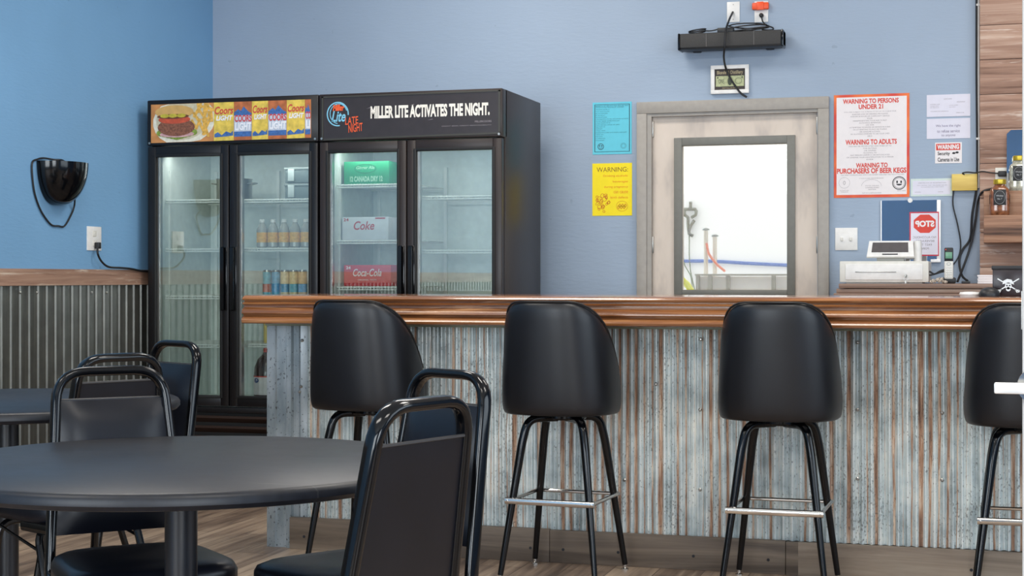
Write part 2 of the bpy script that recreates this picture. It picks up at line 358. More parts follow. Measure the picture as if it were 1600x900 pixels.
sl = obj('door_slab', bm, M['doorp'], dr, smooth=False)
bm = B(); q = .042
for a in ((gx0-q, gx0, gz0-q*.6, gz1+q), (gx1, gx1+q, gz0-q*.6, gz1+q), (gx0, gx1, gz0-q*.6, gz0), (gx0, gx1, gz1, gz1+q)): box(bm, a[0], a[1], YD-.014, YD+.01, a[2], a[3], .002)
wf = obj('window_bead', bm, M['winframe'], dr)
bm = B(); box(bm, gx0, gx1, YD+.02, YD+.026, gz0, gz1); obj('glass_pane', bm, M['door_glass'], dr, smooth=False)
for px, py in ((1018, 202), (1018, 382), (1279, 196), (1279, 382)):
    p = atY(px, py, YD-.006); bm = B(); box(bm, p.x-.012, p.x+.012, p.y-.006, p.y+.008, p.z-.045, p.z+.045, .004); obj('hinge' if px > 1100 else 'latch_stud', bm, M['steel'], dr)
# ------------------------------------------------------------------ outside the door
bm = B(); box(bm, -8, 14, YB+.2, 30, -.2, -.1); struct('floor_outside', bm, plain('pale_concrete_ground', (214, 208, 198), .8))
pale = plain('sunlit_white_siding', (250, 250, 250), .7, var=.01); bm = B(); box(bm, -6, 12, 16, 16.2, -.1, 2.0, .05); ox = obj('white_trailer', bm, pale); tag(ox, 'long white trailer wall outside beyond the back door window', 'trailer')
Yo = 15.97
pts = [atY(px, py, Yo) for px, py in ((760, 409), (900, 407), (1040, 407), (1066, 408), (1110, 408), (1160, 411), (1200, 413), (1240, 415), (1280, 418), (1400, 424))]
bm = B(); tube(bm, spline(pts), .017, 8); tag(obj('water_hose', bm, plain('blue_hose_rubber', (92, 116, 186), .5)), 'blue hose strung across the view through the door window', 'hose')
Yf = 11.0; fw = plain('weathered_pale_fence_wood', (166, 157, 140), .8); ft = thing('low_fence', 'low pale fence with posts at the bottom of the door window', 'fence', (X_(1150, Yf), Yf, -.1))
bm = B(); box(bm, X_(1087, Yf), X_(1300, Yf), Yf-.04, Yf, Z_(1150, 431, Yf), Z_(1150, 428, Yf)); obj('rail', bm, fw, ft); bm = B(); box(bm, X_(1087, Yf), X_(1300, Yf), Yf-.04, Yf, .35, .40); obj('rail', bm, fw, ft)
for px in (1091, 1110, 1138, 1209, 1262):
    bm = B(); box(bm, X_(px, Yf)-.012, X_(px, Yf)+.012, Yf-.03, Yf+.01, -.1, Z_(px, 430, Yf)); obj('post', bm, fw, ft)
bm = B(); box(bm, X_(1092, Yf), X_(1300, Yf), Yf+.012, Yf+.02, -.1, Z_(1150, 432, Yf)); obj('panel', bm, plain('pale_peach_panel', (246, 236, 226), .8), ft)
Yk = 15.96; k = thing('hose_hanger', 'grey metal clamp hook hanging outside at left of the door window', 'hook', tuple(atY(1078, 380, Yk)))
bm = B()
for ln_ in (((1079, 315), (1079, 328)), ((1069, 327), (1088, 327)), ((1069, 328), (1070, 336), (1076, 341)), ((1088, 328), (1087, 336), (1080, 340)), ((1075, 340), (1075, 352), (1077, 366), (1082, 368)), ((1085, 344), (1079, 353), (1076, 362)), ((1077, 366), (1083, 369))):
    tube(bm, [atY(a, b_, Yk) for a, b_ in ln_], .016, 6)
obj('clamp', bm, plain('tarnished_grey_metal', (128, 124, 106), .5), k)
bm = B(); tube(bm, [atY(a, b_, Yk) for a, b_ in ((1077, 368), (1077, 400), (1079, 425), (1086, 455))], .006, 6); tube(bm, [atY(a, b_, Yk) for a, b_ in ((1064, 385), (1070, 415), (1079, 430), (1084, 460))], .006, 6); obj('cord', bm, plain('grey_green_cord', (130, 136, 110), .6), k)
for i, (px, py, lab) in enumerate(((1103, 358, 'taller white stake with grey cap seen outside through the door window'), (1117, 368, 'shorter white stake with grey cap seen outside through the door window'))):
    t_ = thing('stake', lab, 'stake', (X_(px, 11.6), 11.6, -.1)); p = atY(px, py, 11.6)
    bm = B(); lathe(bm, [(.016, -.1), (.016, p.z-.01)], p.x, p.y, 0, 10); obj('shaft', bm, plain('cream_stake', (222, 212, 196), .6), t_)
    bm = B(); lathe(bm, [(.026, p.z-.008), (.026, p.z), (.01, p.z+.008)], p.x, p.y, 0, 10); obj('cap', bm, plain('grey_cap', (140, 140, 132), .6), t_)
bm = B(); tube(bm, [atY(a, b_, 11.575) for a, b_ in ((1104, 380), (1107, 396), (1114, 406), (1122, 415), (1133, 424))], .009, 8); tag(obj('orange_strap', bm, plain('orange_strap_webbing', (232, 132, 100), .6)), 'orange strap hanging from the stakes outside the door window', 'strap')
bm = B(); tube(bm, [atY(a, b_, 10.4) for a, b_ in ((1058, 430), (1066, 438), (1074, 445), (1082, 458), (1090, 500), (1094, 600), (1094, 708))], .022, 8); tag(obj('yellow_hose', bm, plain('yellow_hose_rubber', (226, 220, 60), .5)), 'yellow hose curving in the lower left corner of the door window', 'hose')

# ------------------------------------------------------------------ coolers
CW, CD, CH = .972, .70, 2.08; YC = 7.50
def cooler(name, label, px, body, side_m):
    x0 = X_(px, YC); r = thing(name, label, 'drinks cooler', (x0, YC, 0))
    K = lambda n, bm, m, p=r, **k: obj(n, bm, m, p, world=False, **k)
    bm = B(); box(bm, 0, .04, .055, CD, .0, CH, .004); box(bm, CW-.04, CW, .055, CD, .0, CH, .004)
    box(bm, .02, CW-.02, CD-.04, CD-.005, .02, CH-.02); box(bm, .02, CW-.02, .06, CD-.02, CH-.03, CH-.001); box(bm, .02, CW-.02, .06, CD-.02, .38, .47)
    K('cabinet_body', bm, side_m)
    bm = B(); box(bm, 0, CW, .0, .08, 1.842, CH, .005); K('header_box', bm, body)
    bm = B(); box(bm, .042, CW-.042, .62, .655, .47, 1.835); box(bm, .041, .05, .07, .63, .47, 1.835); box(bm, CW-.05, CW-.041, .07, .63, .47, 1.835); box(bm, .042, CW-.042, .07, .63, 1.832, 1.84); box(bm, .042, CW-.042, .07, .63, .47, .50)
    box(bm, .45, .50, .065, .085, .47, 1.84)
    K('inner_liner', bm, M['cool_in'], smooth=False)
    bm = B(); lathe(bm, [(.011, .52), (.011, 1.8)], .475, .10, 0, 8); box(bm, .455, .495, .086, .094, .5, 1.82); K('lamp_strip', bm, M['offw'])
    bm = B()
    for xx in (.09, .47, .86):
        box(bm, xx-.008, xx+.008, .60, .62, .5, 1.74)
    for xx in (.051, CW-.051): box(bm, xx-.004, xx+.004, .14, .155, .5, 1.72)
    K('shelf_post', bm, M['wire'], smooth=False)
    bm = B(); box(bm, .05, CW-.05, .03, .06, .02, .46); K('grille_backing', bm, M['gasket'])
    bm = B()
    box(bm, 0, CW, .004, .05, .452, .48, .003); box(bm, 0, .03, .004, .05, 0.02, .48, .003); box(bm, CW-.03, CW, .004, .05, 0.02, .48, .003)
    K('grille_frame', bm, body)
    bm = B()
    for i in range(8):
        z = .435-i*.052; prism(bm, [(.006, z), (.006, z-.012), (.034, z-.040), (.040, z-.034), (.012, z)], .03, CW-.03, 'X')
    K('louvered_grille', bm, M['louver'])
    bm = B(); box(bm, .02, CW-.02, .05, CD-.02, .0, .06); K('base', bm, M['gasket'])
    for xx0, xx1, hx in ((.004, .470, .445), (.476, CW-.004, .500)):
        bm = B(); gl0, gl1 = xx0+.045, xx1-.045; z0, z1 = .486, 1.836; gz0_, gz1_ = z0+.052, z1-.052
        for a in ((xx0, gl0, z0, z1), (gl1, xx1, z0, z1), (gl0, gl1, z0, gz0_), (gl0, gl1, gz1_, z1)): box(bm, a[0], a[1], 0, .045, a[2], a[3], .003)
        d = K('door', bm, body)
        bm = B()
        for a in ((gl0-.012, gl0+.004, gz0_-.01, gz1_+.01), (gl1-.004, gl1+.012, gz0_-.01, gz1_+.01), (gl0, gl1, gz0_-.012, gz0_+.004), (gl0, gl1, gz1_-.004, gz1_+.012)): box(bm, a[0], a[1], -.004, .01, a[2], a[3], .003)
        K('glass_trim', bm, M['gasket'], d)
        bm = B(); box(bm, gl0+.004, gl0+.016, .012, .046, gz0_, gz1_); K('spacer_strip', bm, M['steel'], d)
        bm = B(); box(bm, gl0, gl1, .014, .018, gz0_, gz1_); K('glass_pane', bm, M['glass'], d, smooth=False)
        bm = B(); prism(bm, [(hx-.013, -.004), (hx-.010, -.030), (hx+.010, -.030), (hx+.013, -.004)], .985, 1.305, 'Z'); box(bm, hx-.017, hx+.017, -.006, .002, .98, 1.31, .003); K('handle', bm, M['black_gloss'], d)
    for xx in (.016, CW-.016):
        bm = B(); lathe(bm, [(.006, -.004), (.006, .0)], xx, -.002, 1.855, 10, 'Y'); K('hinge_pin', bm, M['steel'])
    return r
def shelf(r, zs, half):
    x0, x1 = (.055, .462) if half == 0 else (.488, CW-.055)
    for z in zs:
        bm = B()
        for y in (.10, .34, .58): tube(bm, [(x0, y, z), (x1, y, z)], .0035, 6)
        tube(bm, [(x0, .097, z-.012), (x1, .097, z-.012)], .0035, 6)
        n = 26
        for i in range(n+1):
            x = x0+(x1-x0)*i/n; tube(bm, [(x, .59, z+.004), (x, .10, z+.004), (x, .097, z-.012)], .0020, 4)
        obj('wire_shelf', bm, M['wire'], r, world=False, smooth=False)
c1 = cooler('glass_door_cooler', 'black two-door glass drinks cooler with a burger and beer can picture on top', 230, M['cool_b'], M['cool_b'])
c2 = cooler('glass_door_cooler', 'brown-black two-door glass drinks cooler with dark beer slogan sign, right of the other', 498.5, M['cool_side'], M['cool_side'])
def zc(px, py, y=.15): return Z_(px, py, YC+y)
s1L = [zc(300, v) for v in (314, 390, 463, 538)]; s1R = [zc(430, v) for v in (313, 389, 462, 538)]
s2L = [zc(570, v) for v in (290, 377, 449, 530)]; s2R = [zc(710, v) for v in (308, 392, 462, 540)]
shelf(c1, s1L, 0); shelf(c1, s1R, 1); shelf(c2, s2L, 0); shelf(c2, s2R, 1)
X1, X2 = c1.location.x, c2.location.x
for X_c in (X1, X2):
    for xx in (.25, .71):
        o = area('added_cooler_fill', (X_c+xx, YC+.12, 1.80), (X_c+xx, YC+.45, .9), .34, .04, .75, (1.0, 1.0, .97))  # added fill, no visible source, brightens the cabinet interior
# --- header picture 1 (burger plate and cans)
YS = YC-.001
def pq(px, py, Y): v = atY(px, py, Y); return (v.x, v.z)
def tilt(px, py): return py-.034*(px-360)      # the header follows the cooler's receding line
def poly(bm, pts, y): prism(bm, [pq(a, tilt(a, b_), YS) for a, b_ in pts], y-.0004, y)
def ellp(bm, cx, cy, rx, ry, y, rot=0, seg=22, f=None):
    P = []
    for i in range(seg):
        a = 2*PI*i/seg; x, z = rx*math.cos(a), ry*math.sin(a); X, Y2 = cx+x*math.cos(rot)-z*math.sin(rot), cy+x*math.sin(rot)+z*math.cos(rot)
        if f: X, Y2 = f(X, Y2)
        P.append((X, Y2))
    poly(bm, P, y)
T0, T1 = 159.5, 219.5
def clampf(x, y): return (min(max(x, 237), 485), min(max(y, T0+.3), T1-.3))
AM = {}
def art(name, col, fn, var=.12, sc=60):
    bm = B(); fn(bm)
    if name not in AM: AM[name] = plain('print_'+name, col, .35, var=var, sc=sc)
    return obj(name, bm, AM[name], hd1, smooth=False)
bm = B(); poly(bm, [(236, T0), (486, T0), (486, T1), (236, T1)], YS); hd1 = obj('picture_panel', bm, plain('print_orange_board', (206, 140, 80), .35, var=.2, sc=14), c1, smooth=False)
yy = YS
art('plate', (232, 226, 206), lambda b: ellp(b, 288, 186, 49, 38, yy-.001, -.15, f=clampf))
art('plate_well', (206, 196, 166), lambda b: ellp(b, 287, 184, 43, 32, yy-.0015, -.15, f=clampf))
def fries(b):
    random.seed(3)
    for i in range(22):
        cx, cy = 318+random.uniform(-17, 14), 182+random.uniform(-18, 18); a = random.uniform(.3, 2.2); l = random.uniform(8, 14)
        if cx+(cy-182)*.5 > 330: cx = 322
        dxx, dyy = math.cos(a)*l, math.sin(a)*l; nx, ny = -math.sin(a)*1.9, math.cos(a)*1.9
        poly(b, [clampf(cx+dxx+nx, cy+dyy+ny), clampf(cx+dxx-nx, cy+dyy-ny), clampf(cx-dxx-nx, cy-dyy-ny), clampf(cx-dxx+nx, cy-dyy+ny)], yy-.002-i*.00003)
art('fries', (222, 172, 76), fries, .3, 70)
art('lettuce', (130, 150, 60), lambda b: [ellp(b, 252+i*6.2, 211-abs(i-4)*1.6, 7, 5, yy-.003-i*.00002, f=clampf) for i in range(9)], .4, 90)
art('onion', (206, 160, 160), lambda b: ellp(b, 277, 207, 27, 5, yy-.0034, f=clampf), .2)
art('patty', (134, 84, 62), lambda b: ellp(b, 276, 196, 29, 14, yy-.0038, f=clampf), .45, 130)
art('tomato', (200, 84, 54), lambda b: ellp(b, 273, 184, 25, 6.5, yy-.0042, f=clampf), .2)
art('bun', (214, 170, 100), lambda b: ellp(b, 273, 172, 30, 10.5, yy-.0046, f=clampf), .12, 20)
art('bun_cut', (110, 60, 34), lambda b: ellp(b, 271, 179, 25, 3.8, yy-.0049, f=clampf), .2)
art('pickles', (196, 180, 60), lambda b: [ellp(b, cx, 178, 7, 3, yy-.0052, f=clampf) for cx in (258, 271, 284)], .2)
ycans = [(334.5, 365.5), (394, 419), (448.5, 476.5)]; bcans = [(365.5, 394), (419, 448.5), (476.5, 486)]
for a, e in ycans: art('yellow_can', (226, 196, 84), lambda b: poly(b, [(a, T0), (e, T0), (e, T1), (a, T1)], yy-.002), .25, 30)
for a, e in bcans: art('amber_can', (184, 106, 60), lambda b: poly(b, [(a+.6, T0), (e-.6, T0), (e-.6, T1), (a+.6, T1)], yy-.002), .3, 30)
for a, e in bcans: art('silver_band', (196, 204, 216), lambda b: poly(b, [(a+.6, 178), (e-.6, 178), (e-.6, 213), (a+.6, 213)], yy-.0024), .1)
def mts(b):
    for a, e in bcans:
        w_ = e-a; poly(b, [(a+.6, 181), (a+.6, 176), (a+w_*.25, 171), (a+w_*.4, 174), (a+w_*.55, 167), (a+w_*.8, 175), (e-.6, 178), (e-.6, 181)], yy-.0028)
        poly(b, [(a+.6, 206), (e-.6, 206), (e-.6, 214), (a+.6, 214)], yy-.0028)
    for a, e in ycans:
        w_ = e-a; poly(b, [(a+1, 214), (a+1, 209), (a+w_*.2, 206), (a+w_*.4, 211), (a+w_*.62, 205), (a+w_*.85, 208), (e-1, 204), (e-1, 212), (a+w_*.6, 213)], yy-.0028)
art('blue_mountains', (66, 106, 166), mts, .3, 90)
bm = B()
for i, (a, e) in enumerate(ycans): txpx(bm, 'Coors', a+1, tilt((a+e)/2, 166), e-1, tilt((a+e)/2, 178), yy-.0036, bold=.02, shear=.25)
for i, (a, e) in enumerate(bcans[:2]): txpx(bm, 'COORS', a+1, tilt((a+e)/2, 180), e-1, tilt((a+e)/2, 191), yy-.0036, bold=.03)
txpx(bm, 'CO', 477.5, tilt(481, 178), 485.5, tilt(481, 190), yy-.0036, bold=.03)
obj('red_lettering', bm, plain('print_red', (206, 60, 62), .4), hd1, smooth=False)
bm = B()
for a, e in ycans: txpx(bm, 'LIGHT', a+3, tilt((a+e)/2, 180), e-2, tilt((a+e)/2, 188), yy-.0036, bold=.04, shear=.2)
for a, e in bcans[:2]: txpx(bm, 'LIGHT', a+1.5, tilt((a+e)/2, 192), e-1, tilt((a+e)/2, 204), yy-.0036, bold=.04, shear=.1)
txpx(bm, 'LI', 478, tilt(481, 192), 485, tilt(481, 204), yy-.0036, bold=.04)
obj('white_lettering', bm, plain('print_white', (240, 240, 244), .4), hd1, smooth=False)
# --- header sign 2
def t2(px, py): return py-.0385*(px-640)
bm = B(); prism(bm, [pq(a, t2(a, b_), YS) for a, b_ in ((505, 148), (780, 148), (780, 212), (505, 212))], YS-.001, YS); hd2 = obj('sign_panel', bm, plain('dark_umber_sign', (50, 42, 42), .28, var=.12, sc=20), c2, smooth=False)
bm = B(); sgm = YS-.002
for a in ((503, 146, 782, 148), (503, 212, 782, 214.5)): prism(bm, [pq(u, t2(u, v), YS) for u, v in ((a[0], a[1]), (a[2], a[1]), (a[2], a[3]), (a[0], a[3]))], YS-.004, YS)
for a in ((503, 146, 505.5, 214), (779, 146, 782, 214)): prism(bm, [pq(u, t2(u, v), YS) for u, v in ((a[0], a[1]), (a[2], a[1]), (a[2], a[3]), (a[0], a[3]))], YS-.004, YS)
obj('sign_rim', bm, plain('dark_olive_rim', (60, 58, 50), .4), hd2, smooth=False)
bm = B(); txpx(bm, 'MILLER LITE ACTIVATES THE NIGHT.', 579, t2(672, 164), 765, t2(672, 184), sgm, bold=.045); obj('slogan_lettering', bm, plain('print_cream', (238, 232, 220), .4), hd2, smooth=False)
bm = B()
for px, py, l in ((573, 170, 6), (640, 165, 7), (668, 188, 8)): poly2 = [pq(px, py, YS), pq(px+l, py-2.4, YS), pq(px+l+.4, py-1.7, YS)]; prism(bm, poly2, sgm-.0008, sgm-.0004)
txpx(bm, 'MILLERCOORS', 742, 188, 768, 191, sgm); txpx(bm, 'GREAT BEER, GREAT RESPONSIBILITY', 690, 195.5, 768, 197, sgm); obj('fine_print', bm, M['greyink'], hd2, smooth=False)
bm = B(); v = atY(528, t2(528, 174), YS)
ring(bm, v.x, v.z, .060, .062, .006, sgm, a0=-.1, a1=4.9); ring(bm, v.x+.004, v.z+.002, .048, .052, .004, sgm, a0=.3, a1=4.6); txpx(bm, 'Lite', 518, t2(528, 169), 540, t2(528, 186), sgm, shear=.3, bold=.02); obj('neon_oval_logo', bm, plain('print_neon_blue', (130, 200, 226), .4), hd2, smooth=False)
bm = B(); txpx(bm, 'Miller', 520, t2(528, 159), 538, t2(528, 169), sgm-.0012, shear=.2, bold=.07); txpx(bm, 'LATE', 539, 182.5, 560, 194, sgm-.0012, shear=.15, rot=.08, bold=.01); txpx(bm, 'NIGHT', 544, 193, 567, 206, sgm-.0012, shear=.15, rot=.10, bold=.01); obj('orange_lettering', bm, plain('print_orange', (238, 94, 44), .4), hd2, smooth=False)

# --- things in the coolers
def carton(label, px0, px1, py0, zb, col, cat='carton'):
    Y = YC+.16; a, b_ = X_(px0, Y), X_(px1, Y); zt_ = Z_((px0+px1)/2, py0, Y)
    t_ = thing('drinks_carton', label, cat, ((a+b_)/2, Y, zb)); bm = B(); box(bm, a, b_, Y, Y+.26, zb, zt_, .004)
    obj('carton_body', bm, plain('carton_card', col, .5, var=.05), t_); return t_, a, b_, zt_, Y-.001
def zsh(z): return z+.0065
t_, a, b_, zt_, Yc = carton('green drinks carton on the top shelf of the right cooler', 537, 608, 252, zsh(s2L[0]), (20, 150, 100))
bm = B(); w_ = b_-a; h_ = zt_-zsh(s2L[0]); z0 = zsh(s2L[0])
txt(bm, 'Ginger Ale', a+w_*.28, a+w_*.68, z0+h_*.62, z0+h_*.80, Yc, bold=.02, shear=.2); txt(bm, '12 CANADA DRY 12', a+w_*.14, a+w_*.86, z0+h_*.12, z0+h_*.36, Yc, bold=.05); obj('lettering', bm, plain('pale_mint_print', (150, 206, 176), .5), t_, smooth=False)
bm = B(); ring(bm, a+w_*.48, z0+h_*.68, w_*.24, h_*.20, .003, Yc-.0004); obj('emblem_outline', bm, plain('dark_green_print', (10, 100, 66), .5), t_, smooth=False)
t_, a, b_, zt_, Yc = carton('silver-white Diet Coke carton with red lettering on the middle shelf', 534, 607, 339, zsh(s2L[1]), (214, 216, 222)); w_ = b_-a; z0 = zsh(s2L[1]); h_ = zt_-z0
t_['label'] = 'silver-white cola carton with red lettering, between the green and the red carton'
bm = B(); txt(bm, 'Coke', a+w_*.26, a+w_*.70, z0+h_*.44, z0+h_*.82, Yc, shear=.25, bold=.015); txt(bm, '24', a+w_*.04, a+w_*.15, z0+h_*.82, z0+h_*.95, Yc, bold=.03); prism(bm, [(a+w_*.72, z0+h_*.91), (a+w_*.93, z0+h_*.91), (a+w_*.93, z0+h_*.97), (a+w_*.72, z0+h_*.97)], Yc-.0005, Yc); obj('lettering', bm, plain('cola_red_print', (190, 44, 50), .5), t_, smooth=False)
t_, a, b_, zt_, Yc = carton('red cola carton with white script lettering on the lower shelf', 537, 611, 414, zsh(s2L[2]), (212, 50, 62)); w_ = b_-a; z0 = zsh(s2L[2]); h_ = zt_-z0
bm = B(); txt(bm, 'Coca-Cola', a+w_*.20, a+w_*.80, z0+h_*.46, z0+h_*.82, Yc, shear=.3, bold=.012); txt(bm, '24', a+w_*.05, a+w_*.15, z0+h_*.80, z0+h_*.94, Yc, bold=.03); txt(bm, 'ORIGINAL TASTE', a+w_*.30, a+w_*.70, z0+h_*.26, z0+h_*.33, Yc); obj('lettering', bm, plain('cola_white_print', (240, 230, 232), .5), t_, smooth=False)
# pot
Y = YC+.35; p = atY(337, 296, Y); z0 = zsh(s1L[0]); t_ = thing('steel_pot', 'stainless steel pot on the top shelf behind the leftmost cooler door', 'pot', (X1+.33, Y, z0))
bm = B(); lathe(bm, [(.085, 0), (.095, .008), (.095, .115), (.099, .118), (.093, .118), (.090, .01), (.0, .01)], X1+.33, Y, z0, 28); obj('pot_wall', bm, M['steel'], t_)
for s in (-1, 1):
    bm = B(); tube(bm, smooth_path([(X1+.33+s*.092, Y-.03, z0+.09), (X1+.33+s*.125, Y-.03, z0+.095), (X1+.33+s*.125, Y+.03, z0+.095), (X1+.33+s*.092, Y+.03, z0+.09)], .015), .004, 6); obj('handle', bm, M['steel'], t_)
# plastic trays
tray = plain('smoky_clear_plastic', (110, 122, 122), .25); z0 = zsh(s1R[0])
for i in range(2):
    Y = YC+.2; a, b_ = X_(445, Y), X_(492, Y); h_ = .082; zz = z0+i*(h_+.003)
    t_ = thing('plastic_bin', ('lower' if i == 0 else 'upper')+' smoky plastic bin stacked on the second door\'s top shelf', 'storage bin', ((a+b_)/2, Y, zz), group=None)
    bm = B(); box(bm, a, b_, Y, Y+.3, zz, zz+h_-.01, .004); obj('bin_body', bm, tray, t_)
    bm = B(); box(bm, a-.004, b_+.004, Y-.004, Y+.304, zz+h_-.012, zz+h_, .003); obj('lid', bm, plain('grey_bin_lid', (140, 150, 150), .4), t_)
    bm = B(); box(bm, a+.02, a+.055, Y-.008, Y, zz+.01, zz+h_-.008, .002); obj('latch', bm, plain('clear_latch', (186, 196, 196), .3), t_)
# bottles with yellow label
z0 = zsh(s1R[1]); lb = plain('amber_label', (232, 176, 84), .5, var=.2, sc=80); bt = plain('clear_bottle_plastic', (166, 166, 160), .15, 0, .6)
proto = None
for i in range(5):
    px = 409.5+i*17.2; Y = YC+.16; loc = (X_(px, Y), Y, z0); lab = ['leftmost', 'second from left', 'middle', 'fourth from left', 'rightmost'][i]+' of five amber-labelled bottles on the cooler shelf'
    if proto is None:
        proto = thing('drink_bottle', lab, 'bottle', loc, group='amber-labelled bottles in the left cooler')
        bm = B(); lathe(bm, [(.024, 0), (.0285, .006), (.0285, .085), (.027, .10), (.018, .118), (.012, .128), (.012, .134)], seg=20); obj('bottle_body', bm, bt, proto, world=False)
        bm = B(); lathe(bm, [(.0290, .028), (.0290, .080)], seg=20); obj('label_band', bm, lb, proto, world=False)
        bm = B(); lathe(bm, [(.0135, .132), (.0135, .146), (.010, .148)], seg=16); obj('cap', bm, M['white'], proto, world=False)
    else: dup(proto, loc, 0, lab)
# cans
z0 = zsh(s1R[2]); cc = [(90, 180, 200), (80, 170, 210), (230, 210, 170), (222, 196, 140), (216, 176, 120)]
for i in range(5):
    px = 417.5+i*13.8; Y = YC+.16; x = X_(px, Y); h_ = .125
    t_ = thing('drink_can', ['pale teal can, leftmost on the can shelf', 'sky blue can, second on the can shelf', 'cream and blue can in the middle of the can shelf', 'tan and blue can, fourth on the can shelf', 'rightmost tan and blue can on the can shelf'][i], 'can', (x, Y, z0), group='tall cans in the left cooler')
    bm = B(); lathe(bm, [(.020, 0), (.0235, .008), (.0235, .118)], x, Y, z0, 18); obj('can_body', bm, plain('can_print', cc[i], .3, 0, .6, .2, 60), t_)
    bm = B(); lathe(bm, [(.0238, .012), (.0238, .055)], x, Y, z0, 18); obj('lower_band', bm, plain('can_lower_print', [(206, 120, 104), (90, 160, 210), (100, 160, 200), (90, 170, 190), (100, 160, 206)][i], .3, var=.25, sc=70), t_)
    bm = B(); lathe(bm, [(.0235, .118), (.020, .128), (.018, .125)], x, Y, z0, 18); obj('can_lid', bm, M['steel'], t_)
# tall yellow bottle + juice jug
Y = YC+.16; x = X_(419, Y); z0 = zsh(s1R[3]); bm = B(); lathe(bm, [(.022, 0), (.024, .008), (.024, .115), (.012, .14), (.012, .15)], x, Y, z0, 16); tag(obj('yellow_bottle', bm, plain('yellow_bottle_plastic', (206, 176, 50), .3)), 'yellow bottle half hidden behind the corner of the bar, below the bar top', 'bottle')
x = X_(418.5, Y); z0 = .501; t_ = thing('juice_jug', 'large dark juice jug with white label at the cooler bottom beside the bar corner', 'juice bottle', (x, Y, z0))
bm = B(); lathe(bm, [(.068, 0), (.073, .01), (.073, .145), (.070, .18), (.052, .225), (.026, .25), (.020, .262)], x, Y, z0, 28); obj('jug_body', bm, plain('dark_cranberry_juice', (40, 18, 22), .15, 0, .6), t_)
bm = B(); lathe(bm, [(.0738, .04), (.0738, .138)], x, Y, z0, 28); obj('label_band', bm, plain('white_juice_label', (226, 220, 220), .5), t_)
bm = B(); lathe(bm, [(.0742, .132), (.0742, .138)], x, Y, z0, 28); obj('label_edge', bm, M['red'], t_)
bm = B(); bm.faces.new([bm.verts.new((x+.0748*math.sin(-.50+.26*math.cos(2*PI*i/20)), Y-.0748*math.cos(-.50+.26*math.cos(2*PI*i/20)), z0+.115+.013*math.sin(2*PI*i/20))) for i in range(20)]); obj('blue_emblem', bm, plain('blue_label_emblem', (30, 70, 130), .4), t_, smooth=False)
bm = B(); lathe(bm, [(.023, .26), (.023, .28), (.018, .282)], x, Y, z0, 20); obj('cap', bm, M['red'], t_)

# ------------------------------------------------------------------ bar
YM = 6.27; BX0 = X_(418, YM); BX1 = 1.55; YT0, YT1 = 6.05, 6.70; ZT = 1.078
bar = thing('bar_counter', 'long bar faced with rusty corrugated metal under a varnished wood top', 'bar', ((BX0+BX1)/2, YM, 0))
bm = B(); box(bm, BX0+.004, BX1, YM+.02, YM+.30, .0, .97); obj('bar_carcass', bm, plain('dark_ply', (70, 58, 48), .7), bar, smooth=False)
bm = B(); A_, B2 = [], []; x = BX0+.19; k0 = 0
xs = []
while x < BX1: xs.append(x); x += PER/9
for x in xs:
    wob = .0012*math.sin(x*3.1)+.001*math.sin(x*7.7); ov = 1.0
    d = .0078*math.cos(2*PI*(x/PER-.12))
    A_.append(bm.verts.new((x, YM+wob-d, .128))); B2.append(bm.verts.new((x, YM+wob*1.5-d, .968)))
for i in range(len(A_)-1): bm.faces.new((A_[i], A_[i+1], B2[i+1], B2[i]))
cp = obj('corrugated_panel', bm, M['barmetal'], bar, world=True, smooth=True, angle=80)
cp.location = -WM[bar.name].translation; cp.data.transform(Matrix.Translation(WM[bar.name].translation))
bm = B(); prof = [(BX0, YM+.05), (BX0, YM-.006), (BX0+.040, YM-.010), (BX0+.046, YM-.003), (BX0+.088, YM-.003), (BX0+.094, YM-.014), (BX0+.116, YM-.014), (BX0+.122, YM), (BX0+.146, YM), (BX0+.158, YM-.010), (BX0+.172, YM-.008), (BX0+.195, YM+.006)]
lo = [bm.verts.new((a, b_, .0)) for a, b_ in prof]; hi = [bm.verts.new((a, b_, .968)) for a, b_ in prof]
for i in range(len(prof)-1): bm.faces.new((lo[i], lo[i+1], hi[i+1], hi[i]))
obj('corner_flashing', bm, M['flash'], bar, smooth=True, angle=30)
bm = B(); tube(bm, [(BX0, YM-.02, .952), (BX1, YM-.02, .952)], .006, 6); obj('light_rope', bm, plain('pale_green_rope', (150, 160, 140), .4), bar)
bxs = [X_(454, YM-.02), X_(860, YM-.02), X_(1228, YM-.02), BX1]
for i in range(3):
    bm = B(); box(bm, bxs[i]+.001, bxs[i+1]-.001, YM-.034, YM-.010, .0, .134-.003*i, .002); kb = obj('kick_board', bm, M['base'], bar)
    bm = B()
    for fx in (.06, .3, .62, .93):
        xx = bxs[i]+(bxs[i+1]-bxs[i])*fx; lathe(bm, [(.006, 0), (.006, -.0015)], xx, YM-.034, .055, 10, 'Y')
    obj('screws', bm, M['ink'], kb)
for px, py in ((468, 612), (472, 532), (470, 604), (976, 750), (1094, 640), (1094, 765), (1340, 640), (1340, 748), (1472, 645), (1472, 750), (1095, 530), (1340, 535), (1025, 600)):
    p = atY(px, py, YM-.012); bm = B(); lathe(bm, [(.007, .004), (.007, -.002), (.003, -.005)], p.x, p.y, p.z, 8, 'Y'); obj('roofing_screw', bm, M['steel'], bar)
